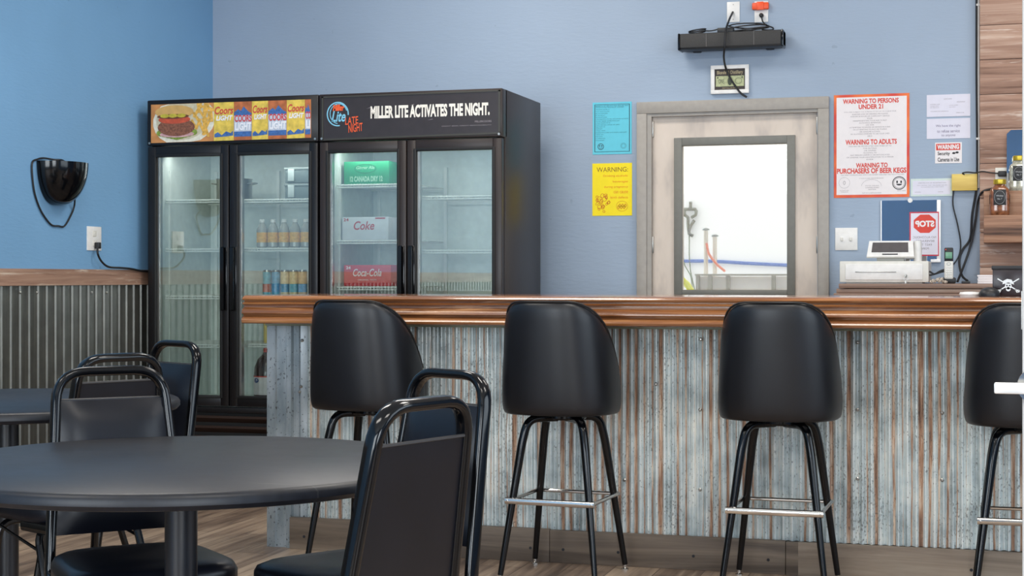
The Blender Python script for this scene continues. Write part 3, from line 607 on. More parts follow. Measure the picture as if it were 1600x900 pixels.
# top with moulded edge (profile in Y,Z)
def edge_prof():
    y = YT0; z = ZT
    P = [(YT1, z), (y+.060, z), (y+.040, z-.001), (y+.016, z-.006), (y+.006, z-.014), (y+.009, z-.020), (y+.026, z-.023), (y+.027, z-.027), (y+.016, z-.029), (y+.008, z-.034), (y+.010, z-.038)]
    P += [(y+.024, z-.041), (y+.022, z-.050), (y+.012, z-.055), (y+.003, z-.062), (y-.001, z-.070), (y+.0, z-.076), (y+.016, z-.079), (y+.017, z-.085), (y+.010, z-.090), (y+.002, z-.097), (y-.002, z-.105), (y+.0, z-.113), (y+.008, z-.118), (y+.045, z-.118), (y+.045, z-.05), (YT1, z-.05)]
    return P
bm = B(); prism(bm, edge_prof(), X_(377.5, YT0), BX1, 'X'); obj('bar_top', bm, M['bartop'], bar, angle=40)
# left return of the bar top is moulded too
# ------------------------------------------------------------------ back counter and wall things on the right
YK = 7.78; ct = thing('back_counter', 'raised back counter of stacked grey-brown planks under the cash drawer', 'counter', (X_(1420, YK), YK, 0))
kx0 = X_(1311, YK); KZ = 1.122
bm = B(); box(bm, kx0, 2.2, YK-.02, YB-.003, KZ-.022, KZ, .003); obj('worktop', bm, M['counter'], ct)
for i in range(3):
    bm = B(); box(bm, kx0-.012-.012*i, 2.2, YK-.010-.012*i, YB-.01, KZ-.045-.022*i, KZ-.024-.022*i, .003); obj('edge_plank', bm, M['counter'], ct)
bm = B(); box(bm, kx0, 2.2, YK+.04, YB-.01, 0, KZ-.09); obj('cabinet', bm, M['base'], ct, smooth=False)
bm = B(); YP = 8.30; x0 = X_(1531, YP)
for i in range(20):
    z0, z1 = i*.172, min(i*.172+.168, ZC); xj = x0+.9+.3*((i*7) % 3)
    box(bm, x0, 1.4, YP, YP+.02, z0, z1, .0015)
box(bm, x0+.004, 1.4, YP+.012, YB, 0, ZC); tag(obj('trim_3', bm, M['clad'], None), 'reclaimed wood plank cladding on the wall at the right edge', None); bpy.data.objects['trim_3']['kind'] = 'structure'
# conduit + cords at the column edge
bm = B(); x = X_(1529, YB); tube(bm, [(x, YB-.008, 1.6), (x, YB-.008, ZC)], .006, 8)
for z in (Z_(1529, 8, YB), Z_(1529, 217, YB)): box(bm, x-.012, x+.012, YB-.016, YB, z-.006, z+.006, .002)
tag(obj('cable_conduit', bm, M['white']), 'thin white vertical conduit between the blue wall and the planks', 'conduit')
def cord(name, label, pts, r, mat=None, cat='cord', X=None, grp=None):
    P = [Vector((q_[0], q_[1], q_[2])) if len(q_) == 3 and X == 'w' else (atX(q_[0], q_[1], q_[2]) if X == 'L' else atY(q_[0], q_[1], q_[2])) for q_ in pts]
    bm = B(); tube(bm, spline(P, 5), r, 7); return tag(obj(name, bm, mat or M['plastic_b']), label, cat, grp)
W2 = YB-.010
cord('ceiling_cable', 'black cable running from the ceiling beside the white conduit down to the counter', [(1526, -20, W2), (1526, 120, W2), (1527, 230, W2), (1526, 290, W2), (1519, 335, W2), (1516, 372, W2), (1504, 390, W2), (1499, 405, W2), (1500, 420, W2-.02), (1504, 432, W2-.04), (1512, 439, W2-.06)], .006)
cord('looping_cable', 'black cable looping from the whiskey bottle shelf down to the phone', [(1550, 295, YP-.01), (1535, 300, YP-.02), (1528, 315, W2-.02), (1524, 345, W2-.02), (1516, 385, W2-.02), (1506, 415, W2-.03), (1496, 440, W2-.10)], .006)
cord('thin_cord', 'thin black cord dropping from the yellow wooden board to the counter', [(1490, 298, W2), (1489, 320, W2), (1496, 350, W2), (1501, 380, W2), (1498, 400, W2), (1488, 415, W2-.02), (1482, 418, W2-.14)], .0035)
cord('thin_cord', 'thin black cord from the column outlet plug to the yellow wooden board', [(1561, 271, YP-.02), (1548, 270, YP-.01), (1535, 268, YP-.015), (1524, 270, W2-.02), (1512, 269, W2-.03), (1504, 270.5, W2-.02), (1507, 273, W2-.016)], .0035)
# papers on the back wall
YW = YB-.0022
def sheet(label, r4, mat, cat='notice', name='paper_notice', th=.0016):
    x0, x1 = X_(r4[0], YW), X_(r4[2], YW); m = (r4[0]+r4[2])/2; z0, z1 = Z_(m, r4[3], YW), Z_(m, r4[1], YW)
    t_ = thing(name, label, cat, ((x0+x1)/2, YB, z0)); bm = B(); box(bm, x0, x1, YW, YW+th, z0, z1); obj('sheet', bm, mat, t_, smooth=False); return t_, x0, x1, z0, z1
def lines(bm, rows, x0, x1, z0, z1, Y):
    """rows: (text, left fraction, right fraction, top fraction, height fraction)"""
    for s, l, r, t, h in rows: txt(bm, s, x0+(x1-x0)*l, x0+(x1-x0)*r, z1-(z1-z0)*(t+h), z1-(z1-z0)*t, Y)
Y1 = YW-.0005
t_, x0, x1, z0, z1 = sheet('cyan notice with a fine black border taped left of the door', (926, 159.5, 987, 241), M['cyan'])
bm = B(); rows = [('BENEFITS OF SERVICE FOR MINORS AND', .08, .92, .06, .022), ('INTOXICATED PERSONS BY LICENSEE', .08, .80, .09, .018)]
tx = ['PERSONS UNDER 21', 'MUST SHOW ID AND', 'BE ACCOMPANIED', 'BY AN ADULT', 'NO EXCEPTIONS', 'IT IS UNLAWFUL TO SELL OR FURNISH ALCOHOL', 'TO ANY MINOR UNDER STATE LAW', 'VALID FORMS OF ID', 'STATE DRIVER LICENSE OR CARD', 'MILITARY ID', 'PASSPORT', 'TRIBAL CARD', 'IMMIGRATION CARD WITH PHOTO AND DATE', 'THANK YOU', 'FOR YOUR', 'COOPERATION', 'MANAGEMENT']
for i, s in enumerate(tx): rows.append((s, .08, .08+min(.84, .022*len(s)), .13+i*.037, .016))
lines(bm, rows, x0, x1, z0, z1, Y1); obj('lettering', bm, M['blueink'], t_, smooth=False)
bm = B()
for a in ((.05, .95, .04, .047), (.05, .95, .945, .952)): prism(bm, [(x0+(x1-x0)*a[0], z1-(z1-z0)*a[2]), (x0+(x1-x0)*a[1], z1-(z1-z0)*a[2]), (x0+(x1-x0)*a[1], z1-(z1-z0)*a[3]), (x0+(x1-x0)*a[0], z1-(z1-z0)*a[3])], Y1-.0004, Y1)
for a in ((.05, .065, .04, .95), (.935, .95, .04, .95)): prism(bm, [(x0+(x1-x0)*a[0], z1-(z1-z0)*a[2]), (x0+(x1-x0)*a[1], z1-(z1-z0)*a[2]), (x0+(x1-x0)*a[1], z1-(z1-z0)*a[3]), (x0+(x1-x0)*a[0], z1-(z1-z0)*a[3])], Y1-.0004, Y1)
sx, sz = x0+(x1-x0)*.21, z0+(z1-z0)*.15
ring(bm, sx, sz, .017, .017, .003, Y1); ell(bm, sx-.006, sz+.004, .003, .004, Y1-.0006); ell(bm, sx+.006, sz+.004, .003, .004, Y1-.0006); ring(bm, sx, sz-.001, .009, .009, .002, Y1, a0=PI*1.1, a1=PI*1.9)
ring(bm, x0+(x1-x0)*.79, sz+.002, .015, .015, .001, Y1); ring(bm, x0+(x1-x0)*.79, sz+.002, .010, .010, .0008, Y1); obj('border_and_seals', bm, M['ink'], t_, smooth=False)
t_, x0, x1, z0, z1 = sheet('bright yellow WARNING notice taped below the cyan one', (925.5, 255, 987.5, 337), M['yellow'])
bm = B(); lines(bm, [('WARNING:', .11, .90, .075, .09)], x0, x1, z0, z1, Y1); obj('heading', bm, M['brownink'], t_, smooth=False)
bm = B(); lines(bm, [('Drinking alcoholic', .28, .90, .22, .05), ('beverages', .52, .90, .33, .05), ('during pregnancy', .30, .90, .43, .05), ('can cause', .54, .90, .53, .045), ('birth defects', .46, .90, .63, .045)], x0, x1, z0, z1, Y1); obj('lettering', bm, M['orangei'], t_, smooth=False)
bm = B(); random.seed(5); W_, H_ = x1-x0, z1-z0
for i in range(26):
    u, v_ = random.uniform(.12, .42), random.uniform(.08, .40)
    if u > .30 and v_ < .18: continue
    ring(bm, x0+W_*u, z0+H_*v_, .006+random.random()*.008, .006+random.random()*.007, .0022, Y1-.0001*i*.1, seg=12, rot=random.random())
ring(bm, x0+W_*.75, z0+H_*.18, .032, .028, .0015, Y1)
for i in range(6): ring(bm, x0+W_*(.66+.035*i), z0+H_*(.16+.03*(i % 2)), .006, .010, .003, Y1, seg=10)
obj('line_drawings', bm, plain('burnt_orange_print', (200, 96, 20), .6), t_, smooth=False)
# big poster
t_, x0, x1, z0, z1 = sheet('large red-bordered poster warning persons under 21, right of the door', (1303, 147, 1421, 308.5), M['red_b'], 'poster', 'warning_poster')
bm = B(); bx, bz = (x1-x0), (z1-z0); box(bm, x0+bx*.035, x1-bx*.035, YW-.0004, YW, z0+bz*.028, z1-bz*.026); obj('white_field', bm, M['paper'], t_, smooth=False)
bm = B(); H = [('WARNING TO PERSONS', .12, .86, .042, .047), ('UNDER 21', .33, .655, .097, .047), ('WARNING TO ADULTS', .155, .835, .437, .050), ('WARNING TO', .295, .715, .665, .047), ('PURCHASERS OF BEER KEGS', .04, .96, .715, .052)]
for s, l, r, t, h in H:
    bm = B(); txt(bm, s, x0+bx*l, x0+bx*r, z1-bz*(t+h), z1-bz*t, Y1-.0004, bold=.035); obj('heading', bm, M['red'], t_, smooth=False)
bm = B(); R_ = []
g1 = ['YOU ARE SUBJECT TO A PENALTY OF UP TO A $500 FINE', 'AND/OR LOSS OF DRIVING PRIVILEGES', 'AND/OR 30 HOURS OF COMMUNITY SERVICE', 'FOR', 'MISREPRESENTING YOUR AGE TO BUY', 'ALCOHOLIC BEVERAGES', 'OR FOR', 'ATTEMPTING TO ENTER OR REMAIN IN A BAR', 'OR ATTEMPTING TO BUY OR POSSESS', 'OR CONSUME ALCOHOL', 'OR ALLOWING SOMEONE TO USE YOUR CARD', 'ID']
for i, s in enumerate(g1): w_ = min(.72, .0135*len(s)+.03); R_.append((s, .48-w_/2, .48+w_/2, .165+i*.0213, .012))
g2 = ['YOU MAY BE PROSECUTED AND FINED UP TO', 'FOR BUYING', 'OR GIVING', 'ALCOHOL TO', 'ANY PERSON UNDER 21 OR INTOXICATED', 'OR LENDING YOUR IDENTIFICATION TO A MINOR', 'EVER']
for i, s in enumerate(g2): w_ = min(.66, .0145*len(s)+.03); R_.append((s, .48-w_/2, .48+w_/2, .497+i*.0215, .012))
R_ += [('YOU MUST COMPLETE AND SIGN A KEG RECEIPT AND KEEP THE TAG ATTACHED', .09, .93, .776, .010), ('IT IS A CLASS MISDEMEANOR', .34, .66, .81, .009), ('STATE LIQUOR', .42, .60, .882, .010), ('CONTROL BOARD', .42, .60, .900, .010), ('NOTICE', .46, .56, .918, .010), ('POST IN A CONSPICUOUS PLACE', .38, .63, .952, .009), ('ALCOHOL AND', .08, .20, .925, .008), ('TOBACCO', .09, .19, .94, .008), ('SIGN HERE', .84, .95, .935, .008)]
lines(bm, R_, x0, x1, z0, z1, Y1-.0004); obj('small_print', bm, M['greyink'], t_, smooth=False)
bm = B(); cx, cz_ = x0+bx*.865, z0+bz*.135; ring(bm, cx, cz_, .034, .034, .004, Y1-.0004); ring(bm, cx, cz_, .027, .027, .0015, Y1-.0004); ell(bm, cx-.010, cz_+.006, .004, .007, Y1-.001); ell(bm, cx+.010, cz_+.006, .004, .007, Y1-.001); ell(bm, cx, cz_-.004, .014, .008, Y1-.001, a0=PI, a1=2*PI)
obj('round_seal', bm, M['ink'], t_, smooth=False)
bm = B(); ring(bm, x0+bx*.14, z0+bz*.145, .028, .028, .001, Y1-.0004); ring(bm, x0+bx*.14, z0+bz*.145, .006, .010, .002, Y1-.0004); ring(bm, x0+bx*.5, z0+bz*.11, .05, .034, .001, Y1-.0004, a0=0, a1=PI); obj('faint_seal', bm, M['greyink'], t_, smooth=False)
# small papers
t_, x0, x1, z0, z1 = sheet('white licence certificate at the top right, above the service notice', (1448, 147.5, 1516, 182), M['paper_l'], 'certificate')
bm = B(); lines(bm, [('BUSINESS LICENSE', .40, .58, .18, .04), ('LICENSEE NAME', .08, .30, .42, .03), ('123 MAIN STREET', .08, .28, .50, .03), ('CITY AND STATE', .08, .28, .57, .03), ('EXPIRES', .70, .88, .33, .04), ('LICENSE NUMBER', .52, .72, .48, .03), ('ISSUED', .52, .66, .56, .03), ('THIS LICENSE IS NOT TRANSFERABLE', .08, .50, .74, .03), ('DIRECTOR', .68, .86, .82, .04)], x0, x1, z0, z1, Y1); obj('lettering', bm, M['greyink'], t_, smooth=False)
t_, x0, x1, z0, z1 = sheet('white sheet saying we have the right to refuse service', (1448, 185, 1516, 216.5), M['paper_l'])
bm = B(); lines(bm, [('We have the right', .21, .78, .30, .15), ('to refuse service', .24, .76, .55, .15), ('to anyone', .34, .66, .79, .13)], x0, x1, z0, z1, Y1); obj('lettering', bm, M['purple'], t_, smooth=False)
t_, x0, x1, z0, z1 = sheet('small red and white WARNING security cameras sign', (1461, 222.5, 1503, 255), M['paper'], 'sign', 'security_sign')
bm = B(); W_, H_ = x1-x0, z1-z0; prism(bm, [(x0+W_*.04, z1-H_*.06), (x1-W_*.06, z1-H_*.06), (x1-W_*.06, z1-H_*.37), (x0+W_*.04, z1-H_*.37)], Y1-.0002, Y1+.0002); obj('red_band', bm, M['red'], t_, smooth=False)
bm = B(); txt(bm, 'WARNING', x0+W_*.08, x1-W_*.1, z1-H_*.33, z1-H_*.10, Y1-.0008, bold=.05); obj('heading', bm, M['paper'], t_, smooth=False)
bm = B(); txt(bm, 'Security', x0+W_*.10, x0+W_*.55, z1-H_*.66, z1-H_*.44, Y1-.0002, bold=.02); txt(bm, 'Cameras in Use', x0+W_*.10, x1-W_*.1, z1-H_*.92, z1-H_*.72, Y1-.0002, bold=.02); ell(bm, x0+W_*.70, z1-H_*.52, .008, .005, Y1-.0006); ell(bm, x0+W_*.82, z1-H_*.49, .008, .005, Y1-.0006)
ring(bm, x0+W_*.5, z0+H_*.5, W_*.47, H_*.47, .0012, Y1, seg=4, rot=0) if False else None
obj('lettering', bm, M['ink'], t_, smooth=False)
t_, x0, x1, z0, z1 = sheet('pale green-edged certificate between the poster and the yellow board', (1423, 279, 1488, 306.5), plain('pale_green_certificate', (206, 220, 214), .6), 'certificate')
bm = B(); W_, H_ = x1-x0, z1-z0; box(bm, x0+W_*.05, x1-W_*.05, YW-.0004, YW, z0+H_*.10, z1-H_*.12); obj('white_field', bm, M['paper_l'], t_, smooth=False)
bm = B(); lines(bm, [('CERTIFICATE OF REGISTRATION', .18, .85, .22, .05), ('THIS CERTIFIES THAT THE BEARER HAS MET', .15, .88, .36, .04), ('ALL REQUIREMENTS AND IS HEREBY LICENSED', .25, .80, .46, .04), ('SIGNED', .10, .25, .74, .04), ('DATE', .66, .78, .74, .04)], x0, x1, z0, z1, Y1-.0004); obj('lettering', bm, M['greyink'], t_, smooth=False)
x0, x1 = X_(1487, W2-.02), X_(1527, W2-.02); z0, z1 = Z_(1507, 298, W2), Z_(1507, 272, W2)
bm = B(); box(bm, x0, x1, YB-.028, YB, z0, z1, .002); tag(obj('wooden_board', bm, wood('yellow_pine', (206, 170, 80), (232, 204, 110), (244, 226, 146), 'X', .6, .45)), 'small yellow pine board on the wall beside the plank cladding', 'board')
# switch plate
x0, x1 = X_(1305, YB), X_(1340, YB); z0, z1 = Z_(1322, 391, YB), Z_(1322, 356, YB); t_ = thing('light_switch', 'white double switch plate on the wall between door and cash drawer', 'light switch', ((x0+x1)/2, YB, z0))
bm = B(); box(bm, x0, x1, YB-.006, YB, z0, z1, .002); obj('plate', bm, M['white'], t_)
for fx in (.3, .7):
    bm = B(); cx = x0+(x1-x0)*fx; box(bm, cx-.005, cx+.005, YB-.016, YB-.005, (z0+z1)/2-.01, (z0+z1)/2+.008, .001); obj('toggle', bm, M['offw'], t_)
# mirror with the reversed stop notice
x0, x1 = X_(1376, YB-.015), X_(1470, YB-.015); z0, z1 = Z_(1423, 409, YB), Z_(1423, 313, YB)
t_ = thing('wall_mirror', 'mirror with a bright white edge hung on the wall behind the cash drawer', 'mirror', ((x0+x1)/2, YB, z0))
bm = B(); box(bm, x0+.004, x1-.02, YB-.012, YB-.001, z0, z1); obj('mirror_glass', bm, M['mirror'], t_, smooth=False)
bm = B(); box(bm, x1-.02, x1, YB-.014, YB-.001, z0, z1, .003); box(bm, x0, x0+.005, YB-.014, YB-.001, z0, z1, .001); box(bm, x1-.05, x1, YB-.016, YB-.001, z0-.004, z0+.012, .003); obj('bevelled_edge', bm, emis('x', (1, 1, 1), 0) if False else plain('bright_white_edge', (250, 250, 250), .2), t_)
bm = B(); p = atY(1422, 313, YB-.02); ell(bm, p.x, p.z, .012, .012, YB-.022, YB-.012, seg=12); obj('clip', bm, M['white'], t_)
Y2 = YB-.016; x0, x1 = X_(1421, Y2), X_(1467, Y2); z0, z1 = Z_(1444, 400, Y2), Z_(1444, 331, Y2); W_, H_ = x1-x0, z1-z0
t_ = thing('stop_notice', 'white notice with a mirror-written red STOP octagon on the mirror', 'notice', ((x0+x1)/2, Y2, z0))
bm = B(); box(bm, x0, x1, Y2, Y2+.0015, z0, z1); obj('border_sheet', bm, plain('crimson_border', (196, 50, 70), .5), t_, smooth=False)
bm = B(); box(bm, x0+W_*.045, x1-W_*.03, Y2-.0005, Y2, z0+H_*.03, z1-H_*.03); obj('sheet', bm, M['paper_l'], t_, smooth=False)
bm = B(); cx, cz_ = x0+W_*.52, z1-H_*.27; P = [(cx+.058*math.cos(PI/8+PI/4*i), cz_+.050*math.sin(PI/8+PI/4*i)) for i in range(8)]; prism(bm, P, Y2-.0012, Y2-.0008); obj('red_octagon', bm, M['red'], t_, smooth=False)
bm = B(); txt(bm, 'STOP', cx-.047, cx+.047, cz_-.016, cz_+.016, Y2-.0018, bold=.05, mirror=True); obj('stop_lettering', bm, M['paper'], t_, smooth=False)
bm = B()
for i, (s, a, b_) in enumerate((('NO ALCOHOLIC', .12, .90), ('BEVERAGES', .22, .84), ('PAST THIS', .26, .76), ('POINT', .36, .66))): txt(bm, s, x0+W_*a, x0+W_*b_, z1-H_*(.60+i*.085), z1-H_*(.55+i*.085), Y2-.0012, mirror=True)
obj('lettering', bm, M['greyink'], t_, smooth=False)

# cash drawer
YR_ = 7.93; x0, x1 = X_(1312, YR_), X_(1451, YR_); z0, z1 = KZ, Z_(1380, 408, YR_)
t_ = thing('cash_drawer', 'white cash drawer with keys in its lock on the back counter', 'cash drawer', ((x0+x1)/2, YR_, z0)); W_, H_ = x1-x0, z1-z0
bm = B(); box(bm, x0, x1, YR_, YR_+.38, z0+.006, z1, .004); box(bm, x0+.03, x1-.03, YR_+.02, YR_+.36, z0, z0+.007); obj('case', bm, M['offw'], t_)
bm = B(); box(bm, x0+W_*.065, x1-W_*.065, YR_-.006, YR_+.005, z0+H_*.16, z1-H_*.12, .003); d_ = obj('drawer', bm, M['white'], t_)
bm = B(); box(bm, x0+W_*.18, x0+W_*.64, YR_-.009, YR_-.005, z0+H_*.50, z0+H_*.54, .001); obj('grip_line', bm, M['steel'], d_)
bm = B(); lathe(bm, [(.007, 0), (.007, -.008)], x0+W_*.75, YR_-.005, z0+H_*.33, 12, 'Y'); obj('lock', bm, M['steel'], d_)
bm = B(); xk, zk = x0+W_*.75, z0+H_*.33
box(bm, xk-.002, xk+.002, YR_-.03, YR_-.012, zk-.006, zk+.010, .001); ring(bm, xk, zk-.012, .011, .011, .002, YR_-.022); box(bm, xk-.005, xk+.003, YR_-.024, YR_-.021, zk-.045, zk-.02, .001); tag(obj('keys', bm, M['steel']), 'small bunch of keys hanging from the cash drawer lock', 'keys')
# display
zb = z1; px0, px1 = 1354, 1428; Yd = YR_+.03; x0, x1 = X_(px0, Yd), X_(px1, Yd); t_ = thing('register_display', 'white slanted register display with grey screen on the cash drawer', 'display', ((x0+x1)/2, Yd, zb)); W_ = x1-x0
bm = B(); box(bm, x0+W_*.2, x0+W_*.78, Yd+.06, Yd+.20, zb, zb+.024, .004); obj('foot', bm, M['offw'], t_)
zt0, zt1 = Z_(1390, 401, Yd), Z_(1390, 376, Yd); bm = B(); prism(bm, [(Yd, zt0), (Yd+.01, zt0-.006), (Yd+.22, zt0-.004), (Yd+.22, zt0+.03), (Yd+.06, zt1), (Yd+.045, zt1)], x0, x1, 'X')
for v in bm.verts:
    if v.co.z > zt1-.005: v.co.x += .010 if v.co.x < (x0+x1)/2 else -.006
obj('housing', bm, M['white'], t_, angle=20)
def slant(u, v_): f = v_; return (x0+W_*u, Yd-.0015+.045*f, zt0+(zt1-zt0)*f)
bm = B(); f_ = [bm.verts.new(slant(u, v_)) for u, v_ in ((.10, .28), (.88, .28), (.87, .90), (.12, .90))]; bm.faces.new(f_); obj('screen', bm, M['screen'], t_, smooth=False)
bm = B(); f_ = [bm.verts.new(slant(u, v_)) for u, v_ in ((.33, .12), (.66, .12), (.66, .19), (.33, .19))]; bm.faces.new(f_); obj('slot', bm, M['ink'], t_, smooth=False)
# white roll/cup beside display
Y = YR_+.10; x = X_(1434, Y); bm = B(); z_ = Z_(1434, 408, YR_); lathe(bm, [(.020, 0), (.019, .09), (.017, .10)], x, Y, z1, 18); o = obj('paper_roll', bm, M['white']); o['label'] = 'white upright paper roll beside the register display'; o['category'] = 'paper roll'
# phone
Y = YK+.12; x0, x1 = X_(1475.5, Y), X_(1489.5, Y); xc = (x0+x1)/2; t_ = thing('cordless_phone', 'silver and black cordless phone standing on the back counter', 'phone', (xc, Y, KZ))
zt_ = Z_(1482, 387, Y); zs = Z_(1482, 409, Y); zb_ = Z_(1482, 436, Y)
bm = B(); box(bm, xc-.032, xc+.032, Y-.012, Y+.06, KZ, KZ+.03, .008); obj('cradle', bm, M['plastic_b'], t_)
bm = B(); box(bm, x0, x1, Y-.012, Y+.012, zs, zt_, .005); obj('earpiece', bm, M['plastic_b'], t_)
bm = B(); box(bm, x0, x1, Y-.013, Y+.012, zb_, zs+.004, .005); kp = obj('handset', bm, M['offw'], t_)
bm = B(); box(bm, x0+.005, x1-.005, Y-.0145, Y-.011, Z_(1482, 404, Y), Z_(1482, 394, Y), .001); obj('screen', bm, M['green_l'], t_)
for r_ in range(5):
    for c_ in range(3):
        bm = B(); cx, cz_ = x0+(x1-x0)*(.25+.25*c_), zb_+.012+r_*.011; box(bm, cx-.003, cx+.003, Y-.0145, Y-.012, cz_-.003, cz_+.003, .0008); obj('key', bm, M['white'], kp)
bm = B(); ring(bm, xc, zs-.010, .010, .008, .003, Y-.0140); obj('navigation_ring', bm, M['steel'], t_, smooth=False)
bm = B(); ell(bm, x0+.007, Z_(1482, 390, Y), .003, .003, Y-.0135, Y-.011, seg=10); obj('red_light', bm, M['red'], t_, smooth=False)
# bag of sweets
random.seed(11); Y = YK+.06; x = X_(1466, Y); bm = B()
for i in range(40):
    u = random.uniform(-1, 1); bmesh.ops.create_icosphere(bm, subdivisions=1, radius=random.uniform(.005, .008), matrix=Matrix.Translation((x+u*.036, Y+random.uniform(-.02, .02), KZ+.007+random.random()*.022*(1-u*u))))
tag(obj('bag_of_sweets', bm, plain('speckled_sweets', (190, 176, 160), .3, var=.6, sc=220)), 'small heap of bagged grey and orange sweets beside the phone', 'sweets', None, 'stuff')
bm = B(); 
for pts in (((1452, 424), (1460, 428), (1468, 424), (1476, 421)), ((1452, 430), (1458, 429), (1468, 426), (1476, 424))): tube(bm, spline([atY(a, b_, YK+.2) for a, b_ in pts], 4), .004, 6)
tag(obj('cable_pair', bm, M['plastic_b']), 'black cables between the cash drawer and the phone', 'cable')
bm = B(); p = atY(1509, 438, YK+.15); box(bm, p.x-.02, p.x+.02, p.y, p.y+.05, KZ, KZ+.012, .003); tag(obj('cable_adapter', bm, M['plastic_b']), 'flat black adapter on the counter at the cord ends', 'adapter')
# stack of papers
x0, x1 = X_(1527.5, 7.95), X_(1556, 7.95)
for i in range(5):
    bm = B(); h_ = .0085; dxx = random.uniform(-.002, .002); box(bm, x0+dxx, x1+dxx, 7.95, 8.1, KZ+i*h_, KZ+i*h_+h_-.0012, .0008); tag(obj('card_pack', bm, M['paper']), ['bottom', 'second from bottom', 'middle', 'second from top', 'top'][i]+' white pack in the stack beside the pirate box', 'paper pack', 'white packs on the back counter')
# step shelf on the planks
lx0 = X_(1537, 8.12); sh = thing('step_shelf', 'two-step cedar shelf mounted on the plank cladding', 'shelf', (lx0+.5, 8.3, 1.3))
Yl, Yu = 8.10, 8.185; zl0, zl1 = Z_(1565, 379, Yl), Z_(1565, 336, Yl); zu1 = Z_(1585, 298, Yu)
bm = B(); box(bm, lx0, 1.3, Yl, YP, zl0, zl1, .003); obj('lower_step', bm, M['ledge'], sh)
bm = B(); box(bm, lx0, 1.3, Yu, YP, zl1, zu1, .003); obj('upper_step', bm, M['ledge'], sh)
def jar(label, cx, y, z, s, liquid):
    t_ = thing('whiskey_jar', label, 'bottle', (cx, y, z)); K = lambda n, bm, m: obj(n, bm, m, t_, world=False)
    W = .036*s; H = .125*s; bm = B(); L = []
    for zz, k_ in ((0, .86), (.006*s, .98), (H*.15, 1), (H*.68, 1), (H*.78, .93), (H*.85, .66), (H*.90, .52), (H*.97, .52)):
        L.append([(W*k_*(abs(math.cos(a))**.55)*(1 if math.cos(a) > 0 else -1), W*.8*k_*(abs(math.sin(a))**.55)*(1 if math.sin(a) > 0 else -1), zz) for a in [2*PI*j/24+.001 for j in range(24)]])
    rings(bm, L); K('jar_glass', bm, liquid)
    bm = B(); lathe(bm, [(W*.62, H*.93), (W*.64, H*.95), (W*.64, H*1.06), (W*.58, H*1.08)], seg=20); K('gold_lid', bm, plain('gold_lid_metal', (206, 178, 60), .3, .6))
    bm = B(); box(bm, -W*.62, W*.62, -W*.815, -W*.80, H*.30, H*.76, .0004); box(bm, W*1.0, W*1.02, -W*.4, W*.4, H*.34, H*.62, .0004); box(bm, -W*1.02, -W*1.0, -W*.4, W*.4, H*.34, H*.62, .0004); K('black_label', bm, plain('black_jar_label', (26, 26, 28), .5))
    bm = B(); ring(bm, 0, H*.53, W*.54, H*.20, .0009, -W*.82, seg=24)
    txt(bm, 'Whiskey', -W*.36, W*.36, H*.54, H*.60, -W*.82); txt(bm, 'No. 7', -W*.22, W*.22, H*.46, H*.51, -W*.82); K('label_print', bm, plain('silver_label_print', (190, 190, 190), .5)); return t_
amber = plain('amber_whiskey_glass', (134, 84, 56), .1, 0, .7, .5, 50); silver = plain('clear_jar_glass_with_lights', (190, 188, 170), .1, .2, .7, .35, 60)
jar('small amber whiskey jar with black label on the lower shelf step', X_(1562, 8.14), 8.14, zl1, 1.30, amber)
jar('larger clear whiskey jar with black label on the upper shelf step', X_(1592, 8.225), 8.225, zu1, 1.28, silver)
x0 = X_(1573, 8.28); bm = B(); zm0, zm1 = zu1, Z_(1590, 203, 8.28); prism(bm, [(x0, zm0), (x0+.3, zm0), (x0+.3, zm1), (x0+.02, zm1), (x0, zm1-.02)], 8.272, 8.282); tag(obj('small_mirror', bm, M['mirror'], smooth=False), 'small mirror leaning on the planks behind the larger jar', 'mirror')
# outlet on the planks
Yo_ = YP-.001; x0, x1 = X_(1555, Yo_), X_(1574, Yo_); z0, z1 = Z_(1565, 297, Yo_), Z_(1565, 262, Yo_); t_ = thing('wall_outlet', 'grey-white outlet on the planks behind the amber jar', 'outlet', ((x0+x1)/2, YP, z0))
bm = B(); box(bm, x0, x1, YP-.006, YP, z0, z1, .002); obj('plate', bm, M['offw'], t_)
bm = B(); p = atY(1566, 271.5, YP-.02); box(bm, p.x-.02, p.x+.02, YP-.03, YP-.005, p.z-.014, p.z+.014, .005); tag(obj('power_plug', bm, M['plastic_b']), 'black plug in the outlet on the plank cladding', 'plug')
# things standing on the bar top
Yb_ = 6.50; x0, x1 = X_(1551, Yb_), X_(1600, Yb_); t_ = thing('napkin_caddy', 'black box printed with a skull and crossed swords on the bar top', 'caddy', ((x0+x1)/2, Yb_, ZT)); zt_ = Z_(1575, 415, Yb_); H_ = zt_-ZT; W_ = x1-x0
bm = B(); box(bm, x0, x1, Yb_, Yb_+.12, ZT, zt_-.012, .003); obj('box_body', bm, plain('black_maroon_card', (34, 20, 26), .3, var=.5, sc=9), t_)
bm = B(); box(bm, x0-.004, x1+.004, Yb_-.004, Yb_+.124, zt_-.016, zt_, .003); obj('lid', bm, M['plastic_b'], t_)
skull = plain('bone_white_print', (226, 230, 230), .5); cx, cz_ = x0+W_*.50, ZT+H_*.34; Ys = Yb_-.0008
bm = B(); ell(bm, cx, cz_, .0125, .013, Ys); ell(bm, cx, cz_-.013, .0085, .008, Ys); prism(bm, [(cx-.022, cz_+.006), (cx-.018, cz_+.020), (cx-.004, cz_+.027), (cx+.012, cz_+.024), (cx+.019, cz_+.012), (cx+.022, cz_+.005), (cx+.010, cz_+.009), (cx-.008, cz_+.010)], Ys, Ys+.0004)
